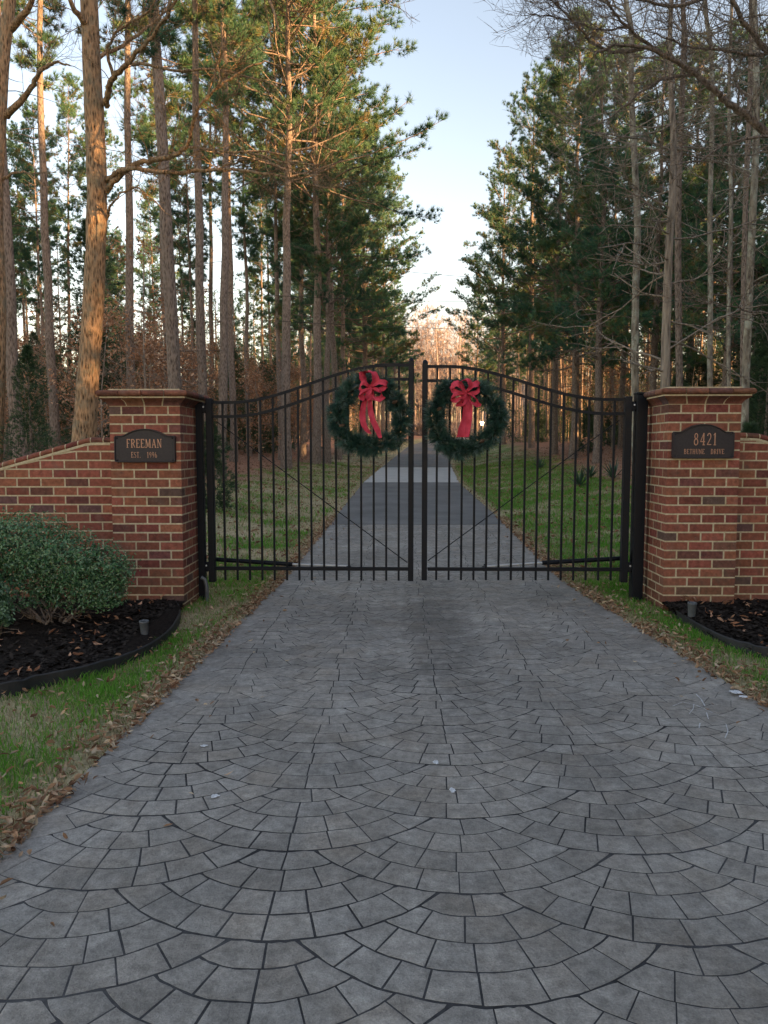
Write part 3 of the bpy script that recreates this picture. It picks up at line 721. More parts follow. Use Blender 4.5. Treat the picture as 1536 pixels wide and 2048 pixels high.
# ================================================================ GATE
GY = 7.06
def A(px, py, Y=GY): return at(px, py, Y)
def sq(g, cx, cy, w_, z0, z1, bev=.004): bbox_(g, (cx - w_ / 2, cy - w_ / 2, z0), (cx + w_ / 2, cy + w_ / 2, z1), bev)
def gate(side):
    L = side < 0
    if L: hx, cx, zh, zc, zbot = A(422.5, 1000).x, A(822, 900).x, A(422, 797).z, A(822, 722).z, A(600, 1161).z
    else: hx, cx, zh, zc, zbot = A(1251, 1000).x, A(849.5, 900).x, A(1251, 793).z, A(849, 726).z, A(1100, 1161).z
    lab = 'black steel gate leaf hinged to the %s pillar' % ('FREEMAN' if L else '8421')
    loc = (hx, GY, 0); t_ = thing('gate_leaf', lab, 'gate', loc, 'two leaves of the driveway gate')
    P = lambda nm, g, m_=M['black'], sm=False: obj(nm, g.mesh(nm, m_, sm, loc), t_)
    g = G(); sq(g, hx, GY, .062, zbot - .012, zh); P('hinge_stile', g)
    g = G(); sq(g, cx, GY, .050, zbot, zc)
    V0 = g.n; lathe(g, [(.0, .030), (.010, .028), (.020, .018), (.024, .006), (.026, 0)], 14, (cx, GY, zc)); P('meeting_stile', g, sm=False)
    s = 1 if L else -1
    ztl, zth = (A(430, 805).z, A(815, 730).z) if L else (A(1240, 799).z, A(860, 733).z)
    def top(x):
        t = (x - hx) / (cx - hx); t = max(0, min(1, t))
        if t < .10: e = 0
        else:
            u = (t - .10) / .80; u = min(1, u); e = .5 - .5 * math.cos(math.pi * u) if u < 1 else 1
            e = u * u * (3 - 2 * u) * .55 + e * .45
        return ztl + (zth - ztl) * e
    def rail(off, h=.026, d=.034):
        g = G(); n = 40; vs = []
        for i in range(n + 1):
            x = hx + (cx - hx) * i / n; x = x + s * (.03 if i == 0 else (-.024 if i == n else 0)); z = top(x) - off
            e = .004
            vs += [(x, GY - d / 2, z - h / 2), (x, GY + d / 2, z - h / 2), (x, GY + d / 2, z + h / 2), (x, GY - d / 2, z + h / 2)]
        I = np.arange(n)[:, None] * 4; J = np.arange(4)[None]; K = (J + 1) % 4
        qd = np.stack([I + J, I + 4 + J, I + 4 + K, I + K], -1).reshape(-1, 4)
        g.add(vs, qd if L else qd[:, ::-1]); return g
    P('top_rail', rail(0)); P('second_rail', rail(.128))
    zr = A(600, 1137).z
    g = G(); bbox_(g, (min(hx, cx) + .03, GY - .019, zr - .016), (max(hx, cx) - .024, GY + .019, zr + .016), .003); P('bottom_rail', g)
    for k in range(15):
        x = hx + (cx - hx) * (k + 1) / 16 + s * .004
        g = G(); w_ = .0095; bbox_(g, (x - w_, GY - w_, zbot + .002), (x + w_, GY + w_, top(x) + .001), .002); P('picket', g)
    g = G(); a, b = (A(432, 843), A(815, 1126)) if L else (A(1240, 840), A(856, 1122))
    tube(g, [(a.x, GY + .022, a.z), (b.x, GY + .022, b.z)], .0048, 6); P('brace_rod', g, sm=True)
    # hinges
    for zz in (zh - .09, zbot + .13):
        g = G(); xo = hx - s * .075
        bbox_(g, (min(xo, hx) , GY - .03, zz - .03), (max(xo, hx), GY + .02, zz + .03), .004)
        tube(g, [(hx - s * .05, GY - .012, zz - .045), (hx - s * .05, GY - .012, zz + .045)], .018, 12, cap=True); P('hinge', g)
        g2 = G(); lathe(g2, [(0, .006), (.008, .004), (.009, 0)], 8); V_ = g2.v[-1]; V_[:] = np.stack([V_[:, 0] + hx - s * .05, GY - .032 - V_[:, 2], V_[:, 1] + zz + .012], 1); P('bolt', g2, M['silver'])
    # arm opener behind the leaf: black cylinder, silver piston, bracket
    ta = thing('gate_opener', 'black and silver piston opener behind the %s gate leaf' % ('FREEMAN' if L else '8421'), 'gate opener', (hx, GY + .1, zr), 'piston openers of the gate')
    yy = GY + .055
    if L: p0, p1, p2 = A(436, 1123), A(583, 1131), A(697, 1134)
    else: p0, p1, p2 = A(1236, 1121), A(1087, 1128), A(970, 1135)
    q0, q1, q2 = [(p.x, yy - dy, p.z) for p, dy in ((p0, -.06), (p1, -.02), (p2, .0))]
    pp = lambda nm, g, m_: obj(nm, g.mesh(nm, m_, True, ta.location), ta)
    g = G(); tube(g, [(hx - s * .03, yy + .07, q0[2] + .004), q0, q1], .021, 12, cap=True); pp('cylinder', g, M['black'])
    g = G(); tube(g, [q1, q2], .0115, 10, cap=True); pp('piston', g, M['silver'])
    g = G(); bbox_(g, (q2[0] - .022, GY + .020, zr - .024), (q2[0] + .022, yy + .015, zr + .020), .004); tube(g, [(q2[0], yy, zr - .03), (q2[0], yy, zr + .038)], .007, 8, cap=True); pp('bracket', g, M['black'])
    g = G(); bbox_(g, (min(hx - s * .055, hx + s * .0), yy + .01, q0[2] - .045), (max(hx - s * .055, hx + s * .0), yy + .07, q0[2] + .05), .012); pp('housing', g, M['black'])
gate(-1); gate(1)
gp = thing('gate_post', 'slim black steel gate post against the FREEMAN pillar', 'gate post', (A(403, 1000).x, GY, 0), 'steel gate posts')
g = G(); sq(g, A(402.5, 1000).x, GY, .064, -.1, A(403, 808).z, .004)
obj('post_shaft', g.mesh('post', M['black'], False, gp.location), gp)
g = G(); sq(g, A(402.5, 1000).x, GY, .070, A(403, 808).z, A(403, 805).z, .003); obj('post_cap', g.mesh('postcap', M['black'], False, gp.location), gp)
gp = thing('gate_post', 'thick square black steel gate post against the 8421 pillar', 'gate post', (A(1276, 1000).x, GY, 0), 'steel gate posts')
g = G(); sq(g, A(1276.5, 1000).x, GY, .102, -.1, A(1276, 789).z, .006)
obj('post_shaft', g.mesh('post', M['black'], False, gp.location), gp)
g = G(); sq(g, A(1276.5, 1000).x, GY, .108, A(1276, 789).z, A(1276, 785).z, .003); obj('post_cap', g.mesh('postcap', M['black'], False, gp.location), gp)
# grey conduit beside the left post
p0 = onz(414, 1200, 0); cb = thing('conduit', 'short grey conduit stub beside the slim gate post', 'conduit', (p0.x, p0.y, 0))
g = G(); tube(g, [(p0.x, p0.y, -.05), (p0.x, p0.y, .13), (p0.x - .015, p0.y, .19), (p0.x - .05, p0.y, .21)], .017, 10); obj('pipe', g.mesh('conduit', M['plastic'], True, cb.location), cb)

# ---------------------------------------------------------------- needles in bulk
def tufts(g, cen, dr, k, length, width, cols, spread=.9, droop=0.0, mi=0, rs=RS):
    """k thin blades at every centre, fanned round its direction"""
    cen = np.asarray(cen, np.float32); dr = np.asarray(dr, np.float32); n = len(cen)
    D = np.repeat(dr, k, 0) + rs.normal(0, spread, (n * k, 3)); D[:, 2] -= droop
    D /= np.linalg.norm(D, axis=1, keepdims=True) + 1e-9
    L = length * rs.uniform(.65, 1.1, (n * k, 1)); C_ = np.repeat(cen, k, 0)
    S = np.cross(D, rs.normal(0, 1, (n * k, 3))); S /= np.linalg.norm(S, axis=1, keepdims=True) + 1e-9
    V = np.stack([C_ - S * width / 2, C_ + S * width / 2, C_ + D * L], 1).reshape(-1, 3)
    cc = np.repeat(np.asarray(cols, np.float32), k * 3, 0) * rs.uniform(.8, 1.2, (n * k, 1)).repeat(3, 0)
    g.add(V, np.arange(n * k * 3).reshape(-1, 3), 1, mi); g.c[-1] = cc.astype(np.float32)
# ---------------------------------------------------------------- wreaths
def ribbon(g, pts, wid, wdir, col=(1, 1, 1), crumple=.0055):
    P = np.array(smooth(pts, 6)); n = len(P); W = np.array(wdir, float)
    wd = .86 * np.interp(np.linspace(0, 1, n), np.linspace(0, 1, len(wid)), wid) if not np.isscalar(wid) else np.full(n, wid)
    if W.ndim == 1: W = np.repeat(W[None], n, 0)
    else: W = np.stack([np.interp(np.linspace(0, 1, n), np.linspace(0, 1, len(W)), W[:, a]) for a in range(3)], 1)
    W /= np.linalg.norm(W, axis=1, keepdims=True); m_ = 5; vs = []
    T = np.gradient(P, axis=0); Nn = np.cross(T, W); Nn /= np.linalg.norm(Nn, axis=1, keepdims=True) + 1e-9
    for i in range(n):
        for k in range(m_):
            u = k / (m_ - 1) - .5
            vs.append(P[i] + W[i] * u * wd[i] + Nn[i] * (crumple * (math.sin(i * 1.3 + k * 2.1) + .8 * math.sin(i * .7 - k * 3.3)) + .012 * (u * u * 4 - .5) * (wd[i] / .07)))
    I = np.arange(n - 1)[:, None] * m_; J = np.arange(m_ - 1)[None]
    g.add(vs, np.stack([I + J, I + J + 1, I + m_ + J + 1, I + m_ + J], -1).reshape(-1, 4), col)
def wreath(pc, lab, RR, seed, bow):
    rs = np.random.RandomState(seed); Y = GY - .085; c = at(*pc, Y); t_ = thing('wreath', lab, 'wreath', (c.x, Y, c.z), 'christmas wreaths on the gate')
    n = 900; th = rs.uniform(0, 2 * math.pi, n); rt = .052 * np.sqrt(rs.uniform(.05, 1, n)); ph = rs.uniform(0, 2 * math.pi, n)
    wob = 1 + .05 * np.sin(th * 3 + seed) + .03 * np.sin(th * 7)
    rad = RR * wob + rt * np.cos(ph); cen = np.stack([rad * np.cos(th), rt * np.sin(ph), rad * np.sin(th)], 1)
    od = np.stack([np.cos(ph) * np.cos(th), np.sin(ph) - .25, np.cos(ph) * np.sin(th)], 1)
    tang = np.stack([-np.sin(th), 0 * th, np.cos(th)], 1) * rs.choice([-1, 1], n)[:, None]
    dr = od * .9 + tang * .55 
    base = 1.45 * np.array([(.020, .056, .041), (.032, .080, .056), (.013, .040, .034), (.09, .135, .12)])[rs.choice(4, n, p=[.36, .28, .21, .15])]
    g = G(); tufts(g, cen, dr, 16, .100, .0066, base, .36, rs=rs)
    obj('garland', g.mesh('garland', M['garland'], False), t_)
    g = G(); tube(g, [(RR * math.cos(a), .012, RR * math.sin(a)) for a in np.linspace(0, 2 * math.pi, 33)], .026, 8, (.02, .035, .02)); obj('ring', g.mesh('ring', M['garland'], True), t_)
    for a in bow['cones']:
        g = G(); lathe(g, [(0, -.03), (.013, -.02), (.018, -.005), (.014, .012), (.005, .026), (0, .03)], 10)
        V_ = g.v[-1]; V_[:] = V_ @ np.array(Matrix.Rotation(1.2, 3, 'Y').to_3x3()).T + np.array(((RR - .03) * math.cos(R(a)), -.075, (RR - .03) * math.sin(R(a))))
        obj('pine_cone', g.mesh('pine_cone', M['cone'], False), t_)
    # the bow, in pixels of the photograph relative to the wreath's plane
    k = Y / F; bo = bpy.data.objects.new('bow', None)
    Q = lambda x, y, d: ((x - pc[0]) * k, -.085 - d, -(y - pc[1]) * k)
    g = G()
    for pts, wid, wdr in bow['loops']: ribbon(g, [Q(*p) for p in pts], wid, wdr)
    b0 = obj('bow', g.mesh('bow', M['red'], True), t_)
    g = G()
    for pts, wid, wdr in bow['tails']: ribbon(g, [Q(*p) for p in pts], wid, wdr, crumple=.003)
    obj('ribbon_tail', g.mesh('tails', M['red'], True), b0)
    g = G(); kx, ky = bow['knot']; q0 = Q(kx, ky, .05)
    for a in range(3): ribbon(g, [(q0[0] - .03, q0[1] + .02, q0[2] + .010 * (a - 1)), (q0[0], q0[1] - .012, q0[2] + .012 * (a - 1)), (q0[0] + .03, q0[1] + .02, q0[2] + .010 * (a - 1))], .02, (0, .1, 1))
    obj('knot', g.mesh('knot', M['red'], True), b0)
w_x, w_z = (1, .15, .1), (.1, .2, 1)
wreath((739, 832), 'green wreath on the FREEMAN gate leaf, its red bow trailing two ribbon tails', .288, 3, dict(cones=(200, 28), knot=(742, 778), loops=[
    ([(742, 780, .03), (728, 762, .05), (730, 749, .04), (744, 749, .07), (752, 762, .06), (744, 778, .05)], [.05, .09, .10, .09, .05], [(1, .2, 0), (.8, .7, 0), (.6, .9, .1), (.7, .6, 0), (1, .2, 0)]),
    ([(742, 778, .04), (728, 768, .07), (722, 778, .05), (726, 787, .06), (742, 782, .05)], [.03, .06, .07, .06, .03], w_z),
    ([(744, 778, .05), (760, 768, .08), (774, 773, .06), (764, 781, .05), (744, 781, .04)], [.03, .06, .065, .06, .03], (.1, .35, 1)),
    ([(742, 780, .05), (726, 786, .08), (722, 794, .06), (732, 800, .07), (744, 786, .05)], [.03, .07, .08, .07, .04], (.4, .6, .8)),
    ([(744, 780, .06), (760, 786, .09), (765, 795, .06), (754, 801, .08), (744, 786, .05)], [.03, .07, .08, .07, .04], (-.4, .6, .8)),
    ([(743, 780, .07), (738, 792, .10), (741, 803, .09), (748, 800, .07), (744, 784, .05)], [.03, .06, .075, .06, .03], (1, .5, .1))],
    tails=[([(738, 785, .05), (731, 805, .055), (726, 828, .05), (729, 850, .055), (736, 862, .05), (742, 868, .05)], [.035, .055, .065, .06, .05, .02], (1, .2, .1)),
           ([(746, 785, .05), (741, 805, .06), (742, 825, .05), (748, 845, .06), (756, 862, .05), (761, 876, .05)], [.03, .05, .06, .065, .06, .035], (1, .3, .15))]))
wreath((931, 836), 'green wreath on the 8421 gate leaf, its red bow hanging in one wide tail', .282, 8, dict(cones=(162, 305), knot=(928, 788), loops=[
    ([(928, 788, .04), (915, 772, .07), (903, 773, .06), (902, 784, .05), (926, 790, .05)], [.04, .07, .08, .06, .03], (.1, .5, 1)),
    ([(928, 786, .05), (918, 768, .09), (932, 766, .10), (936, 780, .07)], [.04, .07, .07, .04], (.6, .7, .3)),
    ([(930, 787, .05), (942, 774, .08), (953, 773, .06), (951, 786, .05), (932, 790, .05)], [.04, .07, .075, .06, .03], (-.1, .5, 1)),
    ([(926, 790, .05), (906, 792, .09), (902, 800, .06), (912, 803, .07), (927, 793, .05)], [.03, .06, .07, .06, .03], (.3, .5, 1)),
    ([(929, 790, .06), (920, 802, .10), (913, 812, .07), (926, 812, .09), (930, 794, .05)], [.03, .07, .08, .07, .04], (.9, .5, .4)),
    ([(931, 790, .06), (946, 798, .09), (952, 809, .06), (942, 810, .08), (932, 794, .05)], [.03, .07, .08, .07, .04], (-.6, .6, .8))],
    tails=[([(926, 793, .05), (929, 815, .06), (927, 838, .05), (921, 858, .06), (918, 874, .05)], [.05, .065, .07, .075, .075], (1, .2, 0)),
           ([(934, 793, .04), (937, 815, .05), (936, 838, .06), (933, 858, .05), (930, 874, .06)], [.04, .05, .055, .06, .06], (1, -.3, .05))]))

# ---------------------------------------------------------------- stub lights in the beds
def stub(px, pyb, pyt, wpx, lab, lean):
    b = onz(px, pyb, .075); h = (pyb - pyt) / F * b.y; r_ = wpx / F * b.y / 2
    t_ = thing('stub_light', lab, 'garden light', (b.x, b.y, .05), 'short round lights in the mulch')
    g = G(); lathe(g, [(r_ * .80, -.06), (r_ * .80, 0), (r_, h + .01), (r_ * 1.06, h + .012), (r_ * 1.06, h + .025), (r_ * .9, h + .025), (r_ * .88, h + .012)], 18); o = obj('shroud', g.mesh('shroud', M['plastic'], True), t_)
    g = G(); lathe(g, [(0, h + .012), (r_ * .87, h + .011)], 18); obj('lens', g.mesh('lens', M['black'], True), t_); t_.rotation_euler = (R(lean), 0, 0)
stub(289, 1262, 1240, 18, 'dark stub light standing in the mulch near the shrubs', 4)
stub(1383, 1232, 1204, 17, 'grey stub light standing in the mulch before the 8421 pillar', 3)
# ================================================================ SHRUBS
def leaves(g, cen, nrm, size, cols, rs, mi=0, aspect=.5, curl=.25):
    """small folded leaves: 4 corners, 2 triangles"""
    n = len(cen); cen = np.asarray(cen, float); nrm = np.asarray(nrm, float)
    T = np.cross(nrm, rs.normal(0, 1, (n, 3))); T /= np.linalg.norm(T, axis=1, keepdims=True) + 1e-9
    B = np.cross(nrm, T); B /= np.linalg.norm(B, axis=1, keepdims=True) + 1e-9
    s = (np.full(n, size) if np.isscalar(size) else np.asarray(size))[:, None] * rs.uniform(.7, 1.25, (n, 1))
    up = nrm * s * curl * rs.uniform(-.4, 1.2, (n, 1))
    V = np.stack([cen - T * s / 2, cen + B * s * aspect / 2 + up, cen + T * s / 2, cen - B * s * aspect / 2 + up], 1).reshape(-1, 3)
    i = np.arange(n)[:, None] * 4
    F_ = np.concatenate([i + np.array([0, 1, 2]), i + np.array([0, 2, 3])])
    g.add(V, F_, 1, mi); g.c[-1] = np.repeat(np.asarray(cols, np.float32), 4, 0)
def shrub(lab, base, lobes, nleaf, size, seed, stems, pal, group):
    rs = np.random.RandomState(seed); t_ = thing('shrub', lab, 'shrub', base, group)
    cen = []; nr = []; wsum = sum(l[3] * l[4] for l in lobes)
    for lx_, ly_, lz, rx_, rz in lobes:
        n = int(nleaf * rx_ * rz / wsum); u = rs.normal(0, 1, (n, 3)); u /= np.linalg.norm(u, axis=1, keepdims=True)
        rad = rs.uniform(.50, 1.10, (n, 1)) ** .6; bump_ = 1 + .20 * np.sin(u[:, :1] * 7 + seed) * np.cos(u[:, 2:] * 6 + 1) + .10 * np.sin(u[:, 1:2] * 15)
        p = u * rad * bump_ * np.array([rx_, rx_ * .8, rz]) + np.array([lx_, ly_, lz]); keep = p[:, 2] > .11
        cen.append(p[keep]); nn = u + rs.normal(0, .55, (n, 3)) + np.array([0, -.2, .35]); nr.append((nn / np.linalg.norm(nn, axis=1, keepdims=True))[keep])
    cen = np.concatenate(cen); nr = np.concatenate(nr); pal = np.array(pal); cols = pal[rs.choice(len(pal), len(cen))] * rs.uniform(.8, 1.2, (len(cen), 1))
    g = G(); leaves(g, cen, nr, size, cols, rs, aspect=.55); obj('foliage', g.mesh('foliage', M['leaf'], False), t_)
    g = G()
    for k in range(stems):
        a = rs.uniform(0, 6.28); lo = lobes[k % len(lobes)]; e = np.array([lo[0] + rs.uniform(-.7, .7) * lo[3], lo[1] + rs.uniform(-.6, .6) * lo[3], lo[2] + rs.uniform(-.2, .4) * lo[4]])
        p0 = np.array([.07 * math.cos(a), .05 * math.sin(a), -.05]); mid = p0 * .4 + e * .45 + np.array([rs.uniform(-.04, .04), rs.uniform(-.04, .04), -.02])
        P = smooth([p0, mid * .5 + p0 * .5 + rs.uniform(-.03, .03, 3), mid, e], 4); tube(g, P, np.linspace(.013, .004, len(P)) * rs.uniform(.6, 1.2), 6)
        for b_ in range(4):
            q0 = P[int(len(P) * rs.uniform(.35, .9))]; q1 = q0 + rs.uniform(-1, 1, 3) * np.array([.18, .14, .08]) + np.array([0, 0, .03]); tube(g, [q0, (q0 + q1) / 2 + rs.uniform(-.02, .02, 3), q1], [.004, .003, .0018], 4)
    obj('stems', g.mesh('stems', M['bark_pine'], True), t_)
    return t_
bp = onz(98, 1240, .09)
PALG = [(.05, .155, .055), (.07, .20, .07), (.10, .24, .09), (.03, .09, .035), (.14, .26, .11), (.20, .32, .16)]
shrub('broad twiggy green shrub in the mulch against the sloping wall', (bp.x, bp.y, .06),
      [(-.36, .05, .58, .34, .26), (-.12, 0, .62, .34, .23), (.12, -.02, .52, .32, .20), (.36, -.02, .44, .28, .20), (-.55, .0, .50, .32, .30), (.5, .0, .38, .17, .14), (.0, .1, .38, .36, .18), (.25, .05, .24, .30, .15), (-.3, .05, .24, .38, .17), (.42, .0, .22, .2, .12)], 22000, .025, 4, 20, PALG, 'shrubs in the mulch bed')
b2 = onz(-25, 1272, .08)
shrub('small rounded shrub cut off by the picture edge, in front of the mulch', (b2.x, b2.y, .05),
      [(-.02, 0, .26, .16, .22), (.02, .0, .16, .15, .14)], 5200, .030, 6, 8, [(.09, .19, .08), (.13, .24, .11), (.06, .13, .06)], 'shrubs in the mulch bed')

# ================================================================ GRASS and fallen leaves
inbed_l = np.array(BL); inbed_r = np.array(BR)
def in_bed(x, y):
    if x < LX1 + .02 and y < WALL_Y + .25:
        o = np.argsort(inbed_l[:, 0]); yy = np.interp(x, inbed_l[o, 0], inbed_l[o, 1])
        if y > yy - .01 and x < inbed_l[:, 0].max(): return True
    if x > RX0 - .02 and y < WALL_Y + .25:
        o = np.argsort(inbed_r[:, 0]); yy = np.interp(x, inbed_r[o, 0], inbed_r[o, 1])
        if y > yy - .01 and x > inbed_r[:, 0].min(): return True
    return (LX0 - .02 < x < LX1 + .01 or RX0 - .01 < x < RX0 + PW + .02) and PIL_Y - .02 < y < PIL_Y + PW + .02
def scatter(n, ya, yb, wl, power=1.0, rs=RS):
    """points beside the drive between two distances, within wl metres of its edges"""
    out = []
    while len(out) < n:
        y = ya + (yb - ya) * rs.rand() ** power; s = rs.rand() < .5; d = wl * rs.rand() - .03
        x = XL(y) - d if s else XR(y) + d
        if y < 2 and abs(x) > 4: continue
        if y < 9 and in_bed(x, y): continue
        out.append((x, y, d))
    return out
def blades(name, pts, h, wd, lab, seed):
    rs = np.random.RandomState(seed); Pp = []; cc = []; hh = []
    for x, y, d in pts:
        a, b, c_ = cover(x, y); u = rs.rand()
        if c_ > rs.rand(): continue
        clump = .5 + .5 * noise.noise(Vector((x * 3, y * 3, 4)))
        if u < a / (a + b + 1e-6) * 1.05:
            c0 = np.array((.11, .29, .035)) if rs.rand() < .6 else np.array((.18, .35, .065))
            if rs.rand() < .18: c0 = np.array((.30, .26, .13))
            k = .8 + .5 * clump
        else:
            if rs.rand() < .35: continue
            c0 = np.array((.50, .42, .27)) if rs.rand() < .6 else np.array((.36, .29, .17)); k = .65
            if rs.rand() < .22: c0 = np.array((.15, .21, .06))
        Pp.append((x, y, gz(x, y) - .018)); cc.append(c0 * rs.uniform(.75, 1.25)); hh.append(k)
    Pp = np.array(Pp); n = len(Pp); hh = np.array(hh)[:, None] * h * rs.uniform(.5, 1.15, (n, 1)); cc = np.array(cc)
    th = rs.uniform(0, 6.28, n); S = np.stack([np.cos(th), np.sin(th), 0 * th], 1) * wd / 2 * rs.uniform(.7, 1.3, (n, 1))
    la = rs.uniform(0, 6.28, n); ln = np.stack([np.cos(la), np.sin(la), 0 * la], 1) * hh * rs.uniform(.15, .9, (n, 1)); up = np.array([0, 0, 1.0]) * hh
    V = np.stack([Pp - S, Pp + S, Pp + ln * .35 + up * .62 + S * .7, Pp + ln * .35 + up * .62 - S * .7, Pp + ln + up * .9], 1).reshape(-1, 3)
    i = np.arange(n)[:, None] * 5; g = G()
    g.add(V, i + np.array([0, 1, 2, 3]), 1); g.c[-1] = np.repeat(cc, 5, 0).astype(np.float32)
    g.p[(3, 0)] = [(i + np.array([3, 2, 4])).astype(np.int32)]
    tag(obj(name, g.mesh(name, M['grassblade'], False)), lab, 'grass', kind='stuff')
blades('grass', scatter(150000, 2.2, 9.0, 2.2, 1.0), .055, .0048, 'short green and straw coloured grass beside the stamped drive', 1)
blades('grass', scatter(150000, 7.6, 34.0, 5.0, 1.35), .07, .011, 'patchy green and straw lawn behind the gate', 2)
def leaves6(g, cen, nrm, size, cols, rs):
    """fallen oak leaves: long, pointed, folded along the midrib and curled at the tip"""
    n = len(cen); T = np.cross(nrm, rs.normal(0, 1, (n, 3))); T /= np.linalg.norm(T, axis=1, keepdims=True) + 1e-9
    B = np.cross(nrm, T); s = size * rs.uniform(.55, 1.3, (n, 1)); w_ = s * rs.uniform(.22, .42, (n, 1)); c1 = s * rs.uniform(-.1, .35, (n, 1)); c2 = w_ * rs.uniform(0, .9, (n, 1))
    row = lambda t, k, up: cen + T * s * t + B * w_ * k + nrm * up
    V = np.stack([row(-.5, 0, c1 * .6), row(-.2, .42, c2), row(.18, .5, c2 * .8), row(.5, .05, c1), row(.15, -.5, c2), row(-.22, -.38, c2 * .9), row(0, 0, 0 * s)], 1).reshape(-1, 3)
    i = np.arange(n)[:, None] * 7
    g.add(V, np.concatenate([i + np.array([6, k, (k + 1) % 6]) for k in range(6)]), 1); g.c[-1] = np.repeat(np.asarray(cols, np.float32), 7, 0)
def litter(name, pts, size, lab, seed, pal, zf=None, spread=0.0):
    rs = np.random.RandomState(seed); P = np.array([(x, y, (zf(x, y) if zf else gz(x, y)) + .006 + rs.rand() * .02) for x, y in pts]); n = len(P)
    nr = rs.normal(0, .42, (n, 3)) + np.array([0, 0, 1.0]); nr /= np.linalg.norm(nr, axis=1, keepdims=True)
    pal = np.array(pal); cols = pal[rs.choice(len(pal), n)] * rs.uniform(.6, 1.25, (n, 1)); g = G()
    leaves6(g, P, nr, size, cols, rs)
    tag(obj(name, g.mesh(name, M['dryleaf'], False)), lab, 'leaves', kind='stuff')
PALB = [(.42, .26, .16), (.52, .36, .24), (.30, .18, .11), (.21, .12, .075), (.56, .45, .32)]
rs = np.random.RandomState(5); pts = []
while len(pts) < 6000:      # drift along the drive's edges
    y = 2.0 + 12 * rs.rand() ** 1.3; d = abs(rs.normal(.0, .13)) - .04; s = rs.rand() < .5
    if noise.noise(Vector((y * 1.7, 3.0 if s else 8.0, 0))) < -.25 and rs.rand() < .7: continue
    x = XL(y) - d if s else XR(y) + d
    if not in_bed(x, y): pts.append((x, y))
litter('fallen_leaves', pts, .046, 'brown fallen leaves heaped along both edges of the stamped drive', 6, PALB, lambda x, y: max(gz(x, y), rise(y)) - .004)
pts = [(x, y) for x, y, d in scatter(1900, 2.2, 9, 2.0, 1.0, rs)]
litter('fallen_leaves', pts, .042, 'loose brown leaves scattered over the near grass', 7, PALB, lambda x, y: gz(x, y) + .012)
pts = [(x, y) for x, y, d in scatter(19000, 8.5, 45, 9.0, 1.1, rs)]
litter('fallen_leaves', pts, .075, 'red brown leaf litter over the lawn and bank behind the gate', 8, [(.36, .19, .12), (.28, .15, .09), (.42, .27, .18), (.17, .09, .06)])
def bedz(line):
    o = np.argsort(line[:, 0])
    def f(x, y):
        y0 = np.interp(x, line[o, 0], line[o, 1]); t = max(0, (y - y0) / (WALL_Y - y0)); return .0 * 0 + .036 + .035 * sstep(0, .5, t) + .025 * fbm(x * 4, y * 4, 2) * min(1, t * 4 + .2) + .006
    return f
def t_ok(x, y): return in_bed(x, y) and (x < LX1 - .12 or x > RX0 + .15)
for ln, nm in ((inbed_l, 'shrub bed'), (inbed_r, 'bed beside the 8421 pillar')):
    pts = []
    for i in range(300):
        k = rs.randint(len(ln)); y = ln[k, 1] + .03 + (WALL_Y - ln[k, 1] - .1) * rs.rand() ** 1.0; x = ln[k, 0] + rs.uniform(-.1, .1)
        if noise.noise(Vector((x * 3, y * 3, 1))) > -.15 and y > 4 and t_ok(x, y) and not (LX0 < x < LX1 and y > PIL_Y) and not (RX0 < x < RX0 + PW and y > PIL_Y): pts.append((x, y))
    litter('fallen_leaves', pts, .06, 'curled brown leaves lying on the mulch of the ' + nm, 9, [(.42, .22, .14), (.50, .30, .20), (.30, .15, .09)], bedz(ln))
pts = []
while len(pts) < 170:
    y = 2.0 + 11 * rs.rand() ** 1.2; d = abs(rs.normal(0, .28)); s = rs.rand() < .5; pts.append((XL(y) + d if s else XR(y) - d, y))
litter('fallen_leaves', pts, .04, 'stray leaves blown onto the stamped paving near its edges', 12, PALB, lambda x, y: rise(y) - .002)
# ---------------------------------------------------------------- white splotches and scraps
def splotch(px, py, wpx, hpx, lab, seed, nm='paint_splotch', cat='paint mark', z=.0065):
    p = onz(px, py, 0); rs = random.Random(seed); rx_ = wpx / F * p.y / 2; ry_ = hpx / F * p.y / 2 * p.y / 1.4
    g = G(); n = 22; ring = []
    for k in range(n):
        a = k * 2 * math.pi / n; q_ = rs.uniform(.6, 1.1) ; ring.append((rx_ * q_ * math.cos(a), ry_ * q_ * math.sin(a), 0))
    top = [(x * .85, y * .85, .0018) for x, y, _ in ring]
    g.add(ring + top, [(k, (k + 1) % n, n + (k + 1) % n, n + k) for k in range(n)]); g.add(top, [list(range(n))])
    o = obj(nm, g.mesh(nm, M['white'], True), None, (p.x, p.y, z)); tag(o, lab, cat)
splotch(408, 1494, 18, 5, 'small white paint fleck on the drive, nearest the grass verge with the shrubs', 1)
splotch(430, 1595, 20, 9, 'white scuffed fleck on the paving, lower one towards the shrub side', 2)
splotch(872, 1527, 14, 9, 'pale blue white dot on the paving below the gate stiles', 3)
splotch(905, 1583, 17, 11, 'pale dot on the paving just beyond a fan joint, lower of the middle pair', 4)
splotch(1472, 1391, 26, 9, 'torn white scrap at the edge of the drive among brown leaves', 5, 'paper_scrap', 'scrap', .02)
splotch(1486, 1400, 18, 6, 'small white scrap lying below the torn scrap on the drive edge', 6, 'paper_scrap', 'scrap', .02)
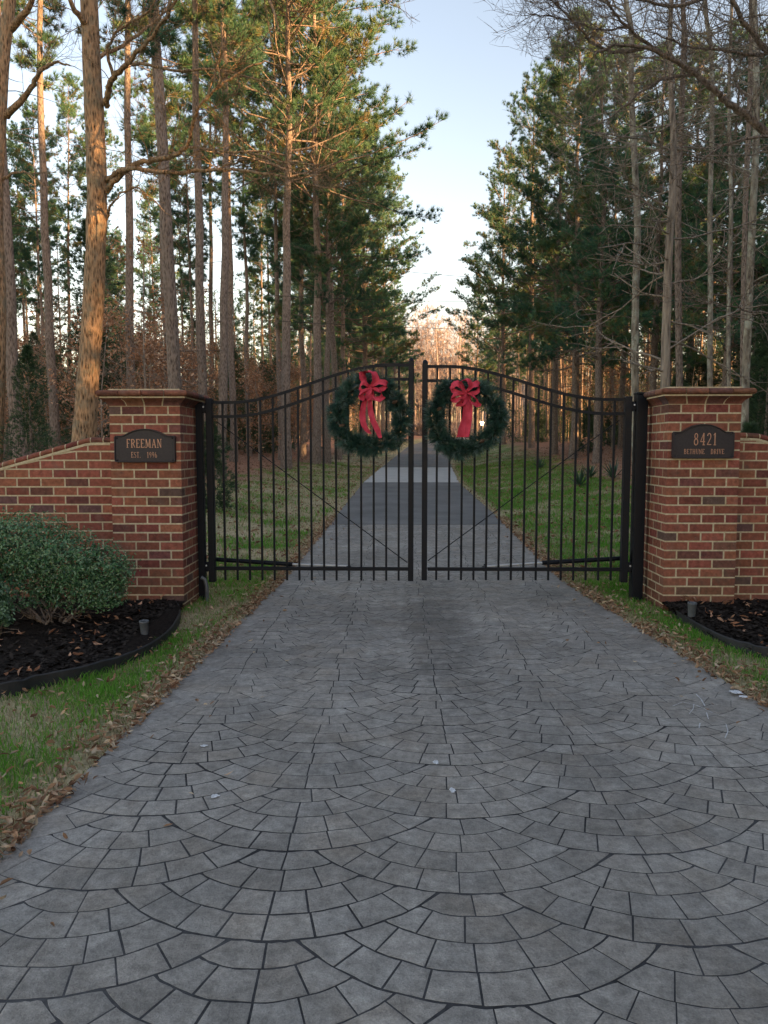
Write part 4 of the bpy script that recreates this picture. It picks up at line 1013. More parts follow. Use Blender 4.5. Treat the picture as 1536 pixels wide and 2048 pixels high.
# thin white scratches
g = G(); rs_ = random.Random(4)
for a in ([(1345, 1412), (1365, 1404), (1392, 1410), (1425, 1425)], [(1388, 1408), (1386, 1418), (1378, 1428)], [(1413, 1425), (1417, 1438)], [(1392, 1388), (1402, 1398), (1410, 1412)], [(1400, 1446), (1398, 1456)], [(1452, 1448), (1456, 1462), (1450, 1476)]):
    P = [onz(*p, .0075) for p in a]; W = .0035; g = G()
    for i in range(len(P) - 1):
        d = (P[i + 1] - P[i]); s_ = Vector((-d.y, d.x, 0)).normalized() * W * rs_.uniform(.4, 1)
        g.add([P[i] - s_, P[i] + s_, P[i + 1] + s_ * .7, P[i + 1] - s_ * .7], [(0, 3, 2, 1)])
    tag(obj('paint_scratch', g.mesh('paint_scratch', M['white'])), 'one of the thin white scratches clustered on the paving below the 8421 pillar', 'paint mark', 'thin scratches on the paving')

# ================================================================ TREES
def limb(rs, p, d, L, r0, r1, n=6, wob=.12, sag=0.0):
    P = [np.array(p, float)]; d = np.array(d, float); d /= np.linalg.norm(d)
    for k in range(n):
        d = d + rs.normal(0, wob, 3); d[2] += sag; d /= np.linalg.norm(d); P.append(P[-1] + d * L / n)
    return np.array(P), np.linspace(r0, r1, n + 1)
NEED = 1.42 * np.array([(.044, .108, .060), (.060, .130, .066), (.034, .084, .058), (.085, .128, .052), (.15, .115, .05)])
def pine(seed, H, cb, spread, r0, ntuft=1.0, edge=False, sides=9, k=22, width=.017, length=.22, lowtwigs=14):
    """trunk mesh (with limbs) and needle crown, base at the origin"""
    rs = np.random.RandomState(seed); g = G(); n = 16
    wob = np.cumsum(rs.normal(0, .03, (n + 1, 2)), 0); wob -= wob[0]; z = np.linspace(-.3, H, n + 1)
    P = np.stack([wob[:, 0], wob[:, 1], z], 1); rad = r0 * (1 - .93 * (np.clip(z, 0, H) / H) ** 1.25); rad[0] *= 1.35; rad[1] *= 1.03
    tube(g, P, rad, sides)
    cen = []; dr = []
    def tz(h): return np.array([np.interp(h, z, P[:, 0]), np.interp(h, z, P[:, 1]), h])
    nb = int((H - cb) * (6.5 if not edge else 8.0) * ntuft)
    for b in range(nb):
        u = ((b + rs.rand()) / nb); h = cb + (H - cb - .3) * u
        prof = (math.sin(math.pi * min(1, .16 + .84 * (1 - u) * 1.0)) ** .75 * (1 - .45 * u)) if not edge else (1 - u) ** .58 * .97 + .06
        prof = max(prof, .12); Lb = spread * prof * rs.uniform(.65, 1.15); az = rs.rand() * 6.283 
        el = .10 + .60 * u + rs.normal(0, .20)
        d = (math.cos(az) * math.cos(el), math.sin(az) * math.cos(el), math.sin(el)); rb = max(.008, rad[0] * .16 * prof)
        Q, qr = limb(rs, tz(h), d, Lb, rb, .006, 6, .17, .05); tube(g, Q, qr, 4)
        ns = int(4 + Lb * 7)
        for s in range(ns):
            t = rs.uniform(.32, 1.0); i0 = min(int(t * 6), 5); f = t * 6 - i0; p = Q[i0] * (1 - f) + Q[i0 + 1] * f
            dd = Q[i0 + 1] - Q[i0]; dd /= np.linalg.norm(dd); sd_ = np.cross(dd, (0, 0, 1)); sd_ /= np.linalg.norm(sd_) + 1e-6
            v = dd * .7 + sd_ * rs.choice([-1, 1]) * rs.uniform(.3, 1.1) + np.array([0, 0, rs.uniform(-.35, .95)]); v /= np.linalg.norm(v)
            Ls = rs.uniform(.25, .6) * (1 - .35 * t) * (.6 + .4 * prof) * 1.2
            e = p + v * Ls; tube(g, [p, (p + e) / 2 + rs.normal(0, .02, 3), e], [.007, .005, .003], 3)
            for q_ in range(3 if rs.rand() < .6 else 2):
                cen.append(p + v * Ls * (.5 + .28 * q_) + rs.normal(0, .05, 3)); dr.append(v + np.array([0, 0, .45]))
        cen.append(Q[-1]); dr.append(Q[-1] - Q[-2])
    for b in range(lowtwigs):   # dead stubs below the crown
        h = rs.uniform(.25 * cb, cb); az = rs.rand() * 6.283; L = rs.uniform(.3, 1.5)
        Q, qr = limb(rs, tz(h), (math.cos(az), math.sin(az), rs.uniform(-.1, .4)), L, .014, .004, 4, .18, -.02); tube(g, Q, qr, 3)
    for b in range(5): cen.append(tz(H - .12 * b)); dr.append(np.array([0, 0, 1.0]))
    cen = np.array(cen); dr = np.array(dr); dr /= np.linalg.norm(dr, axis=1, keepdims=True) + 1e-6
    cl = np.array([noise.noise(Vector(tuple(c * .7)) + Vector((seed, 0, 0))) for c in cen]) + rs.normal(0, .22, len(cen))
    ci = np.digitize(cl, [-.28, .05, .33, .62]); ci = np.array([2, 0, 1, 3, 4])[ci]
    gc = G(); tufts(gc, cen, dr, k, length, width, NEED[ci], .55, rs=rs)
    return g.mesh('pine_trunk', M['bark_pine'], True), gc.mesh('pine_crown', M['needles'], False)
PV = {  # forest pines with high crowns, edge pines with deep ones
    'f0': pine(1, 21, 10.0, 2.6, 0.128), 'f1': pine(2, 23, 12.0, 2.9, 0.136), 'f2': pine(3, 18, 8.0, 2.2, 0.106), 'f3': pine(12, 22, 8.6, 3.2, 0.141),
    'e0': pine(4, 19, 4.6, 3.3, .19, 1.15, True), 'e1': pine(5, 17.5, 3.6, 3.0, .17, 1.15, True), 'e2': pine(6, 21, 6.5, 3.4, .17, 1.1, True), 'e4': pine(17, 22, 9.3, 4.6, .165, .9, True), 'e3': pine(16, 22, 6.8, 4.7, .19, .95, True),
    't0': pine(7, 15, 7.5, 1.3, .085, .9), 't1': pine(8, 13, 6.5, 1.1, .07, .9)}
for k_, v_ in PV.items(): print(k_, len(v_[0].polygons), len(v_[1].polygons))
PPROTO = {}
def plant_pine(v, x, y, sc, rz, lab, group, lean=(0, 0), nm='pine_tree'):
    loc = (x, y, gz(x, y) - .05)
    if v not in PPROTO:
        t_ = thing(nm, lab, 'tree', loc, group); obj('trunk', PV[v][0], t_); obj('crown', PV[v][1], t_); PPROTO[v] = t_
    else:
        t_ = copy_tree(PPROTO[v]); t_.name = nm
        tag(t_, lab, 'tree'); t_['group'] = group
    t_.location = loc; t_.scale = (sc, sc, sc); t_.rotation_euler = (lean[0], lean[1], rz); return t_
def bx(px, Y): return (px - 795) / F * Y       # sideways place of an upright seen at column px
GL1, GR1 = 'pines in the woods on the side of the FREEMAN pillar', 'pines in the woods on the side of the 8421 pillar'
tr = random.Random(21)
LEFT = [(40, 17, 1.0, 'f1', 'grey pine with a straight trunk, second tree from the picture edge', -.01), (108, 21, 1.0, 'f0', 'straight pine between the sunlit oak and the edge trees', -.03),
        (253, 21, .95, 'f1', 'tall straight grey pine just behind the sunlit oak', -.02), (357, 15.5, 1.0, 'f3', 'thickest grey pine trunk, rising behind the FREEMAN pillar cap', .03),
        (441, 20.5, .95, 'f0', 'tall grey pine whose trunk rises behind the hinge end of the gate', 0), (466, 29, 1.0, 'f1', 'dark pine close behind the tall grey one at the gate hinge', -.01),
        (500, 34, 1.0, 'f2', 'slender pine with its dark trunk halfway along the FREEMAN leaf', .0), (562, 33, .95, 'f0', 'grey pine with a straight trunk over the rising gate rail', 0.0),
        (579, 42, 1.0, 'f2', 'thin pine just right of the straight grey trunk over the gate rail', .0), (605, 36, 1.0, 'f3', 'pine leaning over the top rail of the FREEMAN leaf', -.01),
        (655, 33, .85, 'e2', 'pine with a pale trunk right above the wreath with two tails', .0), (676, 47, .9, 'f0', 'dark thin pine behind the wreath with two tails', .0),
        (690, 44, .95, 'e2', 'reddish pine trunk standing behind the two tailed wreath', 0.0), (731, 46, 1.0, 'e0', 'bushy pine at the drive edge behind the meeting stiles', .0),
        (747, 60, .95, 'f2', 'slim pine behind the bushy one at the drive edge', .0), (768, 60, 1.0, 'e4', 'last bushy pine overhanging the drive before the bend', 0.0)]
for px, Y, sc, v, lab, lean in LEFT: plant_pine(v, bx(px, Y), Y, sc, tr.uniform(0, 6.28), lab, GL1, (0, lean))
# edge trees whose boughs make the outline against the sky
plant_pine('e4', -3.9, 27, 1.06, 1.0, 'pine with golden sunlit upper boughs reaching out towards the drive', GL1, (0, .02))
plant_pine('e4', -2.9, 38, 1.0, 3.0, 'deep crowned pine with boughs stretched farthest over the drive', GL1, (0, .03))
plant_pine('e4', -3.4, 32, 1.12, 5.1, 'tallest golden topped pine closing the shrub side against the sky', GL1)
plant_pine('f3', -7.5, 25, 1.0, 2.2, 'tall pine with a sunlit golden top behind the oak branches', GL1)
plant_pine('f1', -5.4, 21, .98, 4.2, 'pine crowned high above the bare oak twigs', GL1)
RIGHT = [(953, 82, .95, 'e1', 'farthest bushy pine at the drive edge, beside the bare distant trees', 0), (1006, 60, 1.0, 'e3', 'bushy pine over the far lamp posts', 0), (1062, 47, 1.0, 'e3', 'broad dark pine in the middle of the drive side row', 0),
         (1106, 36, .84, 'e3', 'bushy pine behind the 8421 leaf, over the yucca clump', 0), (1143, 30, .95, 'e1', 'tallest outlined pine of the drive side row', 0), (1190, 26, .70, 'e0', 'dark pine behind the lichen covered trunk', 0),
         (1238, 33, .80, 'e2', 'pine between the lichen covered trunk and the row', 0), (1300, 27, .78, 'e1', 'pine between the two tall pale trunks', 0), (1372, 30, .72, 'e2', 'pine behind the many branched bare tree', 0),
         (1440, 24, .66, 'e0', 'pine standing behind the 8421 pillar', 0), (1512, 28, .70, 'e2', 'pine at the picture edge above the 8421 wall', 0)]
for px, Y, sc, v, lab, lean in RIGHT: plant_pine(v, bx(px, Y), Y, sc, tr.uniform(0, 6.28), lab, GR1, (0, lean))
placed = []
def woods(n, side, ya, yb, xa, xb, kinds, lab, group, mind=1.6, smin=.85, smax=1.1, power=1.0):
    c = 0; tries = 0
    while c < n and tries < 9000:
        tries += 1; y = ya + (yb - ya) * tr.random() ** power; d = xa + (xb - xa) * tr.random()
        x = XL(y) - d if side < 0 else XR(y) + d
        if abs((x) / y) > .62: continue
        if any((x - a) ** 2 + (y - b) ** 2 < mind ** 2 for a, b in placed): continue
        placed.append((x, y)); v = tr.choice(kinds)
        sc = tr.uniform(smin, smax); Hs = dict(f0=21, f1=23, f2=18, f3=22, e0=19, e1=17.5, e2=21, t0=15, t1=13)
        if side > 0: sc = min(sc, (1.4 + tr.uniform(.40, .50) * y) / Hs[v])
        plant_pine(v, x, y, sc, tr.uniform(0, 6.28), lab, group, (tr.uniform(-.02, .02), tr.uniform(-.02, .02))); c += 1
woods(52, -1, 26, 100, 3.5, 42, ['f0', 'f1', 'f2', 'f2', 't0'], 'one of the slim pines crowding the woods on the shrub side', 'crowded pines on the shrub side')
woods(62, 1, 30, 100, 7, 46, ['f0', 'f2', 't0', 't0', 't1', 't1'], 'one of the slim pines crowding the woods on the yucca side', 'crowded pines on the yucca side', 1.2)
woods(34, 1, 30, 70, 5.5, 26, ['t0', 't1'], 'one of the slim pines crowding the woods on the yucca side', 'crowded pines on the yucca side', .8)
woods(14, -1, 90, 130, 3, 20, ['e0', 'e2', 'f0'], 'one of the slim pines crowding the woods on the shrub side', 'crowded pines on the shrub side', 2.5)
woods(14, 1, 85, 130, 4, 20, ['e0', 'e2', 'f0'], 'one of the slim pines crowding the woods on the yucca side', 'crowded pines on the yucca side', 2.5)

# ---------------------------------------------------------------- bare trees
def twigs(g, rs, p, d, L, r, depth, sides=4, spread=.75, up=.05, seg=4, col=(1, 1, 1), nch=(3, 5)):
    Q, qr = limb(rs, p, d, L, r, r * .45, seg, .16, up * .3); tube(g, Q, qr, sides if r > .008 else 3, col)
    if depth <= 0: return
    for c in range(rs.randint(*nch)):
        t = rs.uniform(.25, 1.0); i0 = min(int(t * seg), seg - 1); f = t * seg - i0; q = Q[i0] * (1 - f) + Q[i0 + 1] * f
        dd = Q[i0 + 1] - Q[i0]; dd /= np.linalg.norm(dd); v = dd + rs.normal(0, spread, 3) + np.array([0, 0, up]); v /= np.linalg.norm(v)
        twigs(g, rs, q, v, L * rs.uniform(.45, .7), max(r * .52, .0022), depth - 1, sides, spread, up, seg, col, nch)
def baretree(seed, H, r0, nl=26, lo=.35, depth=2, spread=.8, Lk=.16, sides=8, upb=.6):
    rs = np.random.RandomState(seed); g = G(); n = 14; z = np.linspace(-.3, H, n + 1); wob = np.cumsum(rs.normal(0, .06, (n + 1, 2)), 0); wob -= wob[0]
    P = np.stack([wob[:, 0], wob[:, 1], z], 1); rad = r0 * (1 - .95 * (np.clip(z, 0, H) / H) ** 1.1); rad[0] *= 1.3; tube(g, P, rad, sides)
    gb = G()
    for b in range(nl):
        h = H * (lo + (1 - lo) * (b + rs.rand()) / nl); az = rs.rand() * 6.283; u = h / H
        twigs(gb, rs, (np.interp(h, z, P[:, 0]), np.interp(h, z, P[:, 1]), h), (math.cos(az), math.sin(az), upb * rs.uniform(.5, 1.4)), H * Lk * rs.uniform(.6, 1.2) * (1.15 - .7 * u), max(.006, r0 * .25 * (1 - u * .8)), depth, 4, .5, .25)
    return g, gb
# distant bare trees at the bend
FAR = []
for s_ in range(4):
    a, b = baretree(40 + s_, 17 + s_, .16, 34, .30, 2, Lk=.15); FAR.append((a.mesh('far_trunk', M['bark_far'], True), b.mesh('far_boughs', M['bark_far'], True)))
fproto = {}
def far_tree(x, y, sc):
    k_ = tr.randrange(4)
    if k_ not in fproto:
        t_ = thing('bare_tree', 'one of the pale leafless trees standing far off where the drive bends', 'tree', (x, y, gz(x, y)), 'pale leafless trees at the bend'); obj('trunk', FAR[k_][0], t_); obj('crown', FAR[k_][1], t_); fproto[k_] = t_
    else: t_ = copy_tree(fproto[k_])
    t_.location = (x, y, gz(x, y) - .1); t_.scale = (sc,) * 3; t_.rotation_euler = (0, 0, tr.uniform(0, 6.28))
c = 0
while c < 72:
    y = tr.uniform(125, 200); x = tr.uniform(-.11, .17) * y
    if XL(y) - 2 < x < XR(y) + 2 : continue
    far_tree(x, y, tr.uniform(.95, 1.45)); c += 1
# woods behind everything, too far and tangled to count
def mass(name, items, lab):
    """one object made of many far trees: thin trunks with twig and needle clumps"""
    rs = np.random.RandomState(77); g = G(); gc = G()
    for x, y, h, kind in items:
        z = gz(x, y); tube(g, [(x, y, z - .3), (x + rs.normal(0, .1), y, z + h * .5), (x + rs.normal(0, .25), y, z + h)], [.15, .10, .03], 4)
        n = int(h * 9); zz = z + h * rs.uniform(.05 if kind else .45, 1.0, n); r_ = rs.uniform(.2, 1.9, n) * (1.15 - (zz - z) / h * .7); a = rs.uniform(0, 6.28, n)
        cen = np.stack([x + r_ * np.cos(a), y + r_ * np.sin(a), zz], 1); dr = np.stack([np.cos(a), np.sin(a), .3 + 0 * a], 1)
        base = NEED[rs.choice(4, n)] * .9 if kind != 2 else np.array([(.22, .12, .06), (.28, .17, .09), (.16, .09, .05)])[rs.choice(3, n)]
        tufts(gc, cen, dr, 9, .55, .055, base, .9, rs=rs)
    gc.p = {(k, 1): v for (k, m_), v in gc.p.items()}; g.join(gc)
    tag(obj(name, g.mesh(name, [M['bark_pine'], M['needles']], False)), lab, 'woods', kind='stuff')
it = []
rw = random.Random(31)
for i in range(760):
    y = rw.uniform(50, 160); s_ = rw.choice((-1, 1)); x = (XL(y) - rw.uniform(12, 75)) if s_ < 0 else (XR(y) + rw.uniform(12, 80))
    if abs(x) / y > .66: continue
    it.append((x, y, rw.uniform(9, 15) if rw.random() < .6 else rw.uniform(4, 7), rw.choice((0, 0, 2, 2) if s_ < 0 else (0, 1, 2, 1))))
mass('distant_woods', it, 'tangled dark distant woods behind the pines')

rs = np.random.RandomState(78); gd = G()
for i in range(260):
    y = rs.uniform(170, 215); x = rs.uniform(-.16, .20) * y; z = gz(x, y); h = rs.uniform(17, 29) * (1.05 - abs(x / y - .03) * 1.2)
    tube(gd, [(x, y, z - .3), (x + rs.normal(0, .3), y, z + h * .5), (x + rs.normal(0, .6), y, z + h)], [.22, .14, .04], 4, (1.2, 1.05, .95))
    n = 200; zz = z + h * rs.uniform(.15, 1.02, n) ** .8; r_ = rs.uniform(.1, 3.6, n); a = rs.uniform(0, 6.28, n)
    zz[:50] = z + rs.uniform(0, 3.5, 50); r_[:50] *= 1.6
    cen = np.stack([x + r_ * np.cos(a), y + r_ * np.sin(a), zz], 1); dr = np.stack([np.cos(a) * .5, np.sin(a) * .5, .9 + 0 * a], 1)
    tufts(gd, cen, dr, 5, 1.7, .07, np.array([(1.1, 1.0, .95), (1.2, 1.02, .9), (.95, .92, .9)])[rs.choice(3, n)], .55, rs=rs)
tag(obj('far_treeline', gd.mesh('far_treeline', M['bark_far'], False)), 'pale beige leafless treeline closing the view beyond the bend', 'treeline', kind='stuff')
# sunlit oak: its limbs as the photograph shows them
OY = 10.4
def px_path(pts, Y0, dY): 
    n = len(pts); return [np.array(at(p[0], p[1], Y0 + dY * i / max(1, n - 1))) for i, p in enumerate(pts)]
def traced(g, rs, pts, Y0, dY, r0, r1, ntw=10, tl=.55, depth=2, tr_=.006, sides=6, spread=.6, sag=.1):
    P = smooth(px_path(pts, Y0, dY), 5); P = [p + rs.normal(0, .008, 3) for p in P]; rad = np.linspace(r0, r1, len(P)); tube(g, P, rad, sides)
    for k in range(ntw):
        t = rs.uniform(.2, 1.0); i = min(int(t * (len(P) - 1)), len(P) - 2); dd = P[i + 1] - P[i]; dd = dd / (np.linalg.norm(dd) + 1e-9)
        v = dd * .8 + rs.normal(0, spread, 3); v[2] += sag; v /= np.linalg.norm(v)
        twigs(g, rs, P[i], v, tl * rs.uniform(.5, 1.3), min(tr_, rad[i] * .6), depth, 4, .55, .12)
t_ = thing('oak_tree', 'rough barked oak glowing orange in low sun beside the sloping wall', 'tree', tuple(at(168, 905, OY)))
tk = [(152, 1010), (170, 850), (176, 760), (186, 620), (192, 480), (194, 380), (190, 260), (184, 140), (178, 0), (170, -160), (168, -420), (175, -700)]
wpx = [54, 46, 42, 40, 39, 38, 37, 35, 33, 31, 26, 17]
P = smooth(px_path(tk, OY, 0), 5); rd = np.interp(np.linspace(0, 1, len(P)), np.linspace(0, 1, len(wpx)), wpx) / F * OY / 2
rs = np.random.RandomState(14); rd = rd * (1 + .03 * rs.normal(0, 1, len(rd))); g = G(); tube(g, P, rd, 18)
obj('trunk', g.mesh('oak_trunk', M['bark_oak'], True, t_.location), t_)
g = G()
for pts, dY, r0, r1, n, tl in (
    ([(211, 210), (216, 180), (228, 152), (252, 132), (275, 104), (312, 63), (349, 7), (380, -60)], -1.2, .045, .014, 14, .7),
    ([(262, 128), (300, 130), (353, 141), (427, 139), (480, 150), (560, 172)], -1.0, .022, .007, 14, .55),
    ([(213, 384), (232, 358), (260, 334), (297, 321), (334, 314), (371, 293), (385, 250), (393, 223), (420, 190), (470, 150), (530, 120)], -1.5, .042, .009, 18, .7),
    ([(371, 293), (410, 297), (445, 303), (513, 308), (560, 322), (640, 330)], -1.8, .018, .006, 14, .55),
    ([(212, 362), (235, 345), (260, 336), (341, 345), (430, 340), (513, 345), (560, 352), (620, 371), (695, 376)], -1.6, .036, .006, 30, .6),
    ([(430, 341), (470, 325), (520, 318), (580, 342), (640, 352)], -2.2, .014, .005, 14, .5),
    ([(213, 438), (220, 415), (230, 401), (264, 375), (300, 395), (345, 440)], -.8, .020, .005, 8, .5),
    ([(225, 150), (215, 100), (240, 60), (300, 20), (330, -40)], -.6, .026, .008, 8, .6),
    ([(186, 60), (150, 20), (120, -60)], -.5, .05, .02, 6, .8),
    ([(190, 120), (260, 80), (330, 20), (360, -60)], .8, .03, .01, 10, .7),
    ([(176, -100), (300, -160), (420, -120), (520, -30), (560, 60)], -2.2, .05, .008, 24, .8),
    ([(172, -200), (400, -240), (600, -160), (700, -30), (780, 4)], -2.6, .05, .005, 14, .32)):
    g = G(); traced(g, rs, pts, OY, dY, r0, r1, n, tl, 2, .007); obj('bough', g.mesh('oak_bough', M['bark_oak'], True, t_.location), t_)
# bare tree at the far edge of the picture
t_ = thing('bare_tree', 'bare leaning tree cut by the picture edge, with one upswept limb', 'tree', tuple(at(0, 905, 12.5))); g = G()
P = smooth(px_path([(-16, 1000), (-8, 800), (-4, 600), (-10, 420), (-2, 260), (6, 120), (20, 0), (38, -200), (50, -500)], 12.5, 0), 5); tube(g, P, np.linspace(.14, .07, len(P)), 12); obj('trunk', g.mesh('edge_trunk', M['bark_oak'], True, t_.location), t_)
for pts_, dy_, a_, b_, n_, l_ in (([(14, 232), (40, 205), (62, 175), (82, 142), (110, 126), (140, 130)], -.8, .06, .012, 10, .7), ([(18, 60), (60, 10), (90, -60)], -.5, .07, .02, 8, .8), ([(6, 360), (30, 345), (60, 348), (100, 380)], -.5, .025, .006, 8, .5)):
    g = G(); traced(g, rs, pts_, 12.5, dy_, a_, b_, n_, l_); obj('bough', g.mesh('edge_bough', M['bark_oak'], True, t_.location), t_)
# pale lichen trunk
def straight(nm, lab, tk, w0, w1, Y, m_, boughs, seed, tint=(1, 1, 1)):
    rs = np.random.RandomState(seed); base = at(*tk[0], Y); t_ = thing(nm, lab, 'tree', (base.x, base.y, gz(base.x, base.y)), 'bare trees behind the 8421 pillar')
    P = smooth(px_path(tk, Y, 0), 6); rd = np.linspace(w0, w1, len(P)) / F * Y / 2; g = G(); tube(g, P, rd, 12, tint); obj('trunk', g.mesh('bare_trunk', m_, True, t_.location), t_)
    g = G()
    for k in range(boughs['n']):
        t = rs.uniform(boughs.get('lo', .15), 1); i = int(t * (len(P) - 1)); az = rs.rand() * 6.283
        twigs(g, rs, P[i], (math.cos(az), math.sin(az) * .6, rs.uniform(*boughs['el'])), boughs['L'] * rs.uniform(.4, 1.2), max(.007, rd[i] * .28), boughs.get('depth', 1), 4, .5, boughs.get('up', .15), 5, tint, (2, 5))
    obj('boughs', g.mesh('bare_boughs', m_, True, t_.location), t_)
    for pts, dY, r0, r1, n, tl in boughs.get('tr', ()): g = G(); traced(g, rs, pts, Y, dY, r0, r1, n, tl, 2, .006, spread=.55); obj('bough', g.mesh('bare_bough', m_, True, t_.location), t_)
straight('bare_tree', 'slender pale trunk blotched with lichen, close to the gate post of the 8421 pillar', [(1272, 960), (1270, 770), (1271, 600), (1275, 450), (1268, 300), (1262, 170), (1262, 60), (1252, 0), (1240, -160), (1230, -420)], 16, 7, 14, M['bark_lichen'],
         dict(n=34, lo=.35, L=1.5, el=(.0, .8), depth=2), 51)
straight('bare_tree', 'grey bare tree bristling with many level branches above the 8421 pillar cap', [(1328, 960), (1330, 770), (1333, 640), (1338, 500), (1345, 380), (1347, 280), (1342, 180), (1340, 60), (1345, -60), (1340, -300)], 20, 6, 12.5, M['bark_snag'],
         dict(n=64, lo=.12, L=1.7, el=(-.45, .45), depth=2, up=.02, tr=[([(1345, 470), (1310, 455), (1260, 452), (1225, 450), (1195, 470)], -.8, .016, .004, 12, .5), ([(1338, 300), (1290, 280), (1230, 272), (1180, 262), (1160, 255)], -1.0, .016, .004, 12, .5), ([(1340, 440), (1300, 410), (1240, 375), (1180, 372), (1130, 380)], -1.4, .015, .004, 16, .5)]), 52)
straight('bare_tree', 'dark bare trunk pressed close behind the many branched tree', [(1362, 930), (1358, 700), (1356, 500), (1358, 350), (1364, 200), (1368, 80), (1366, 0), (1360, -300)], 14, 8, 15, M['bark_pine'], dict(n=18, lo=.4, L=1.6, el=(.1, .8), depth=2), 53)
straight('bare_tree', 'thin spotted pale trunk between the branched tree and the edge pair', [(1424, 940), (1420, 760), (1421, 560), (1420, 420), (1424, 250), (1422, 100), (1410, 0), (1400, -300)], 11, 7, 15, M['bark_lichen'], dict(n=20, lo=.35, L=1.4, el=(.1, .8), depth=2), 54)
straight('bare_tree', 'lichen mottled trunk nearer the branches of the edge pair', [(1488, 950), (1490, 800), (1498, 600), (1506, 420), (1512, 280), (1512, 120), (1508, 0), (1500, -300)], 16, 10, 13, M['bark_lichen'], dict(n=22, lo=.3, L=1.5, el=(-.1, .8), depth=2), 55)
straight('bare_tree', 'grey straight trunk standing behind the lichen mottled one', [(1484, 930), (1486, 760), (1488, 560), (1492, 380), (1500, 180), (1503, 0), (1500, -300)], 12, 8, 17, M['bark_pine'], dict(n=14, lo=.4, L=1.4, el=(.1, .8), depth=1), 56)
straight('bare_tree', 'thin leafless sapling seen through the pine row on the 8421 side', [(1460, 900), (1457, 640), (1462, 420), (1458, 200), (1464, 0), (1470, -200)], 8, 5, 18, M['bark_lichen'], dict(n=16, lo=.3, L=1.3, el=(.1, .8), depth=2), 57)
# the tree out of frame whose big limb crosses the corner
t_ = thing('bare_tree', 'heavy dark limb and fine bare twigs reaching in over the 8421 wall', 'tree', tuple(at(1640, 900, 9.5))); rs = np.random.RandomState(61); g = G()
P = smooth(px_path([(1650, 1000), (1640, 760), (1650, 500), (1640, 250), (1660, 0), (1650, -300), (1640, -800)], 9.5, 0), 5); tube(g, P, np.linspace(.20, .09, len(P)), 12); obj('trunk', g.mesh('limb_trunk', M['bark_pine'], True, t_.location), t_)
g = G()
for pts, dY, r0, r1, n, tl in (
    ([(1640, 330), (1590, 300), (1536, 268), (1505, 240), (1459, 207), (1426, 178), (1389, 147), (1331, 112), (1285, 95), (1231, 91), (1190, 110)], -1.0, .055, .010, 22, .8),
    ([(1331, 112), (1300, 90), (1257, 54), (1225, 20), (1205, -20)], -.8, .024, .010, 12, .7),
    ([(1290, 96), (1235, 105), (1190, 88), (1150, 48), (1103, 0), (1070, -50)], -.8, .022, .005, 26, .7),
    ([(1257, 54), (1200, 60), (1140, 40), (1080, 30), (1040, 30)], -.6, .012, .003, 22, .55),
    ([(1389, 150), (1330, 158), (1280, 185), (1220, 235), (1180, 250)], -1.0, .020, .004, 14, .6),
    ([(1650, 60), (1560, 110), (1500, 60), (1440, -40)], -.8, .05, .02, 16, .9),
    ([(1650, 150), (1580, 100), (1520, 110), (1440, 100), (1360, 90), (1290, 60)], -.5, .03, .005, 22, .7),
    ([(1650, 420), (1600, 300), (1536, 275), (1460, 285), (1400, 320), (1340, 330)], -1.2, .028, .004, 18, .6),
    ([(1645, -20), (1560, -60), (1450, -20), (1360, 10), (1280, 0), (1200, -30)], -1.0, .04, .006, 26, .8),
    ([(1650, 640), (1580, 620), (1520, 625), (1450, 610), (1390, 600)], -1.0, .018, .004, 12, .5)):
    g = G(); traced(g, rs, pts, 9.5, dY, r0, r1, int(n * 1.5), tl, 2, .0055, spread=.6); obj('bough', g.mesh('limb_bough', M['bark_pine'], True, t_.location), t_)

# ---------------------------------------------------------------- understorey
def cedar(seed, H, wd, pal, dens=1.0):
    rs = np.random.RandomState(seed); g = G(); tube(g, [(0, 0, -.1), (.02, 0, H * .5), (0, .02, H * .97)], [.05 * H / 4, .03 * H / 4, .008], 6)
    n = int(1500 * dens); z = H * rs.uniform(.03, 1, n) ** 1.1; lobe = 1 + .35 * np.sin(z * 5 / H * 3 + seed); a = rs.uniform(0, 6.28, n)
    r_ = wd * (1 - z / H) ** .75 * np.sqrt(rs.uniform(.05, 1, n)) * lobe * (1 + .3 * np.sin(a * 3 + z * 2)) + .03
    cen = np.stack([r_ * np.cos(a), r_ * np.sin(a), z], 1); dr = np.stack([np.cos(a), np.sin(a), .6 + 0 * a], 1); pal = np.array(pal)
    gc = G(); tufts(gc, cen, dr, 10, .16, .018, pal[rs.choice(len(pal), n)], .5, rs=rs); return g.mesh('cedar_trunk', M['bark_pine'], True), gc.mesh('cedar_crown', M['needles'], False)
def sapling(seed, H, pal, nleaf, br_=16):
    rs = np.random.RandomState(seed); g = G(); tube(g, [(0, 0, -.1), (rs.normal(0, .1), 0, H * .5), (rs.normal(0, .2), .05, H)], [.03, .02, .006], 6); cen = []
    for b in range(br_):
        h = H * rs.uniform(.15, .95); az = rs.rand() * 6.28; d0 = np.array((math.cos(az), math.sin(az), .35)); L = H * .30 * rs.uniform(.5, 1.2) * (1.1 - .5 * h / H)
        twigs(g, rs, (0, 0, h), d0, L, .010, 2, 3, .5, .05); 
        for k in range(nleaf // br_): cen.append(np.array((0, 0, h)) + d0 / np.linalg.norm(d0) * L * rs.uniform(.2, 1.1) + rs.normal(0, .16, 3))
    gc = G()
    if nleaf:
        cen = np.array(cen); nr = rs.normal(0, 1, (len(cen), 3)); nr /= np.linalg.norm(nr, axis=1, keepdims=True); pal = np.array(pal); leaves(gc, cen, nr, .085, pal[rs.choice(len(pal), len(cen))] * rs.uniform(.7, 1.2, (len(cen), 1)), rs, aspect=.5)
    return g.mesh('sapling_stem', M['bark_snag'], True), (gc.mesh('sapling_leaves', M['dryleaf'], False) if nleaf else None)
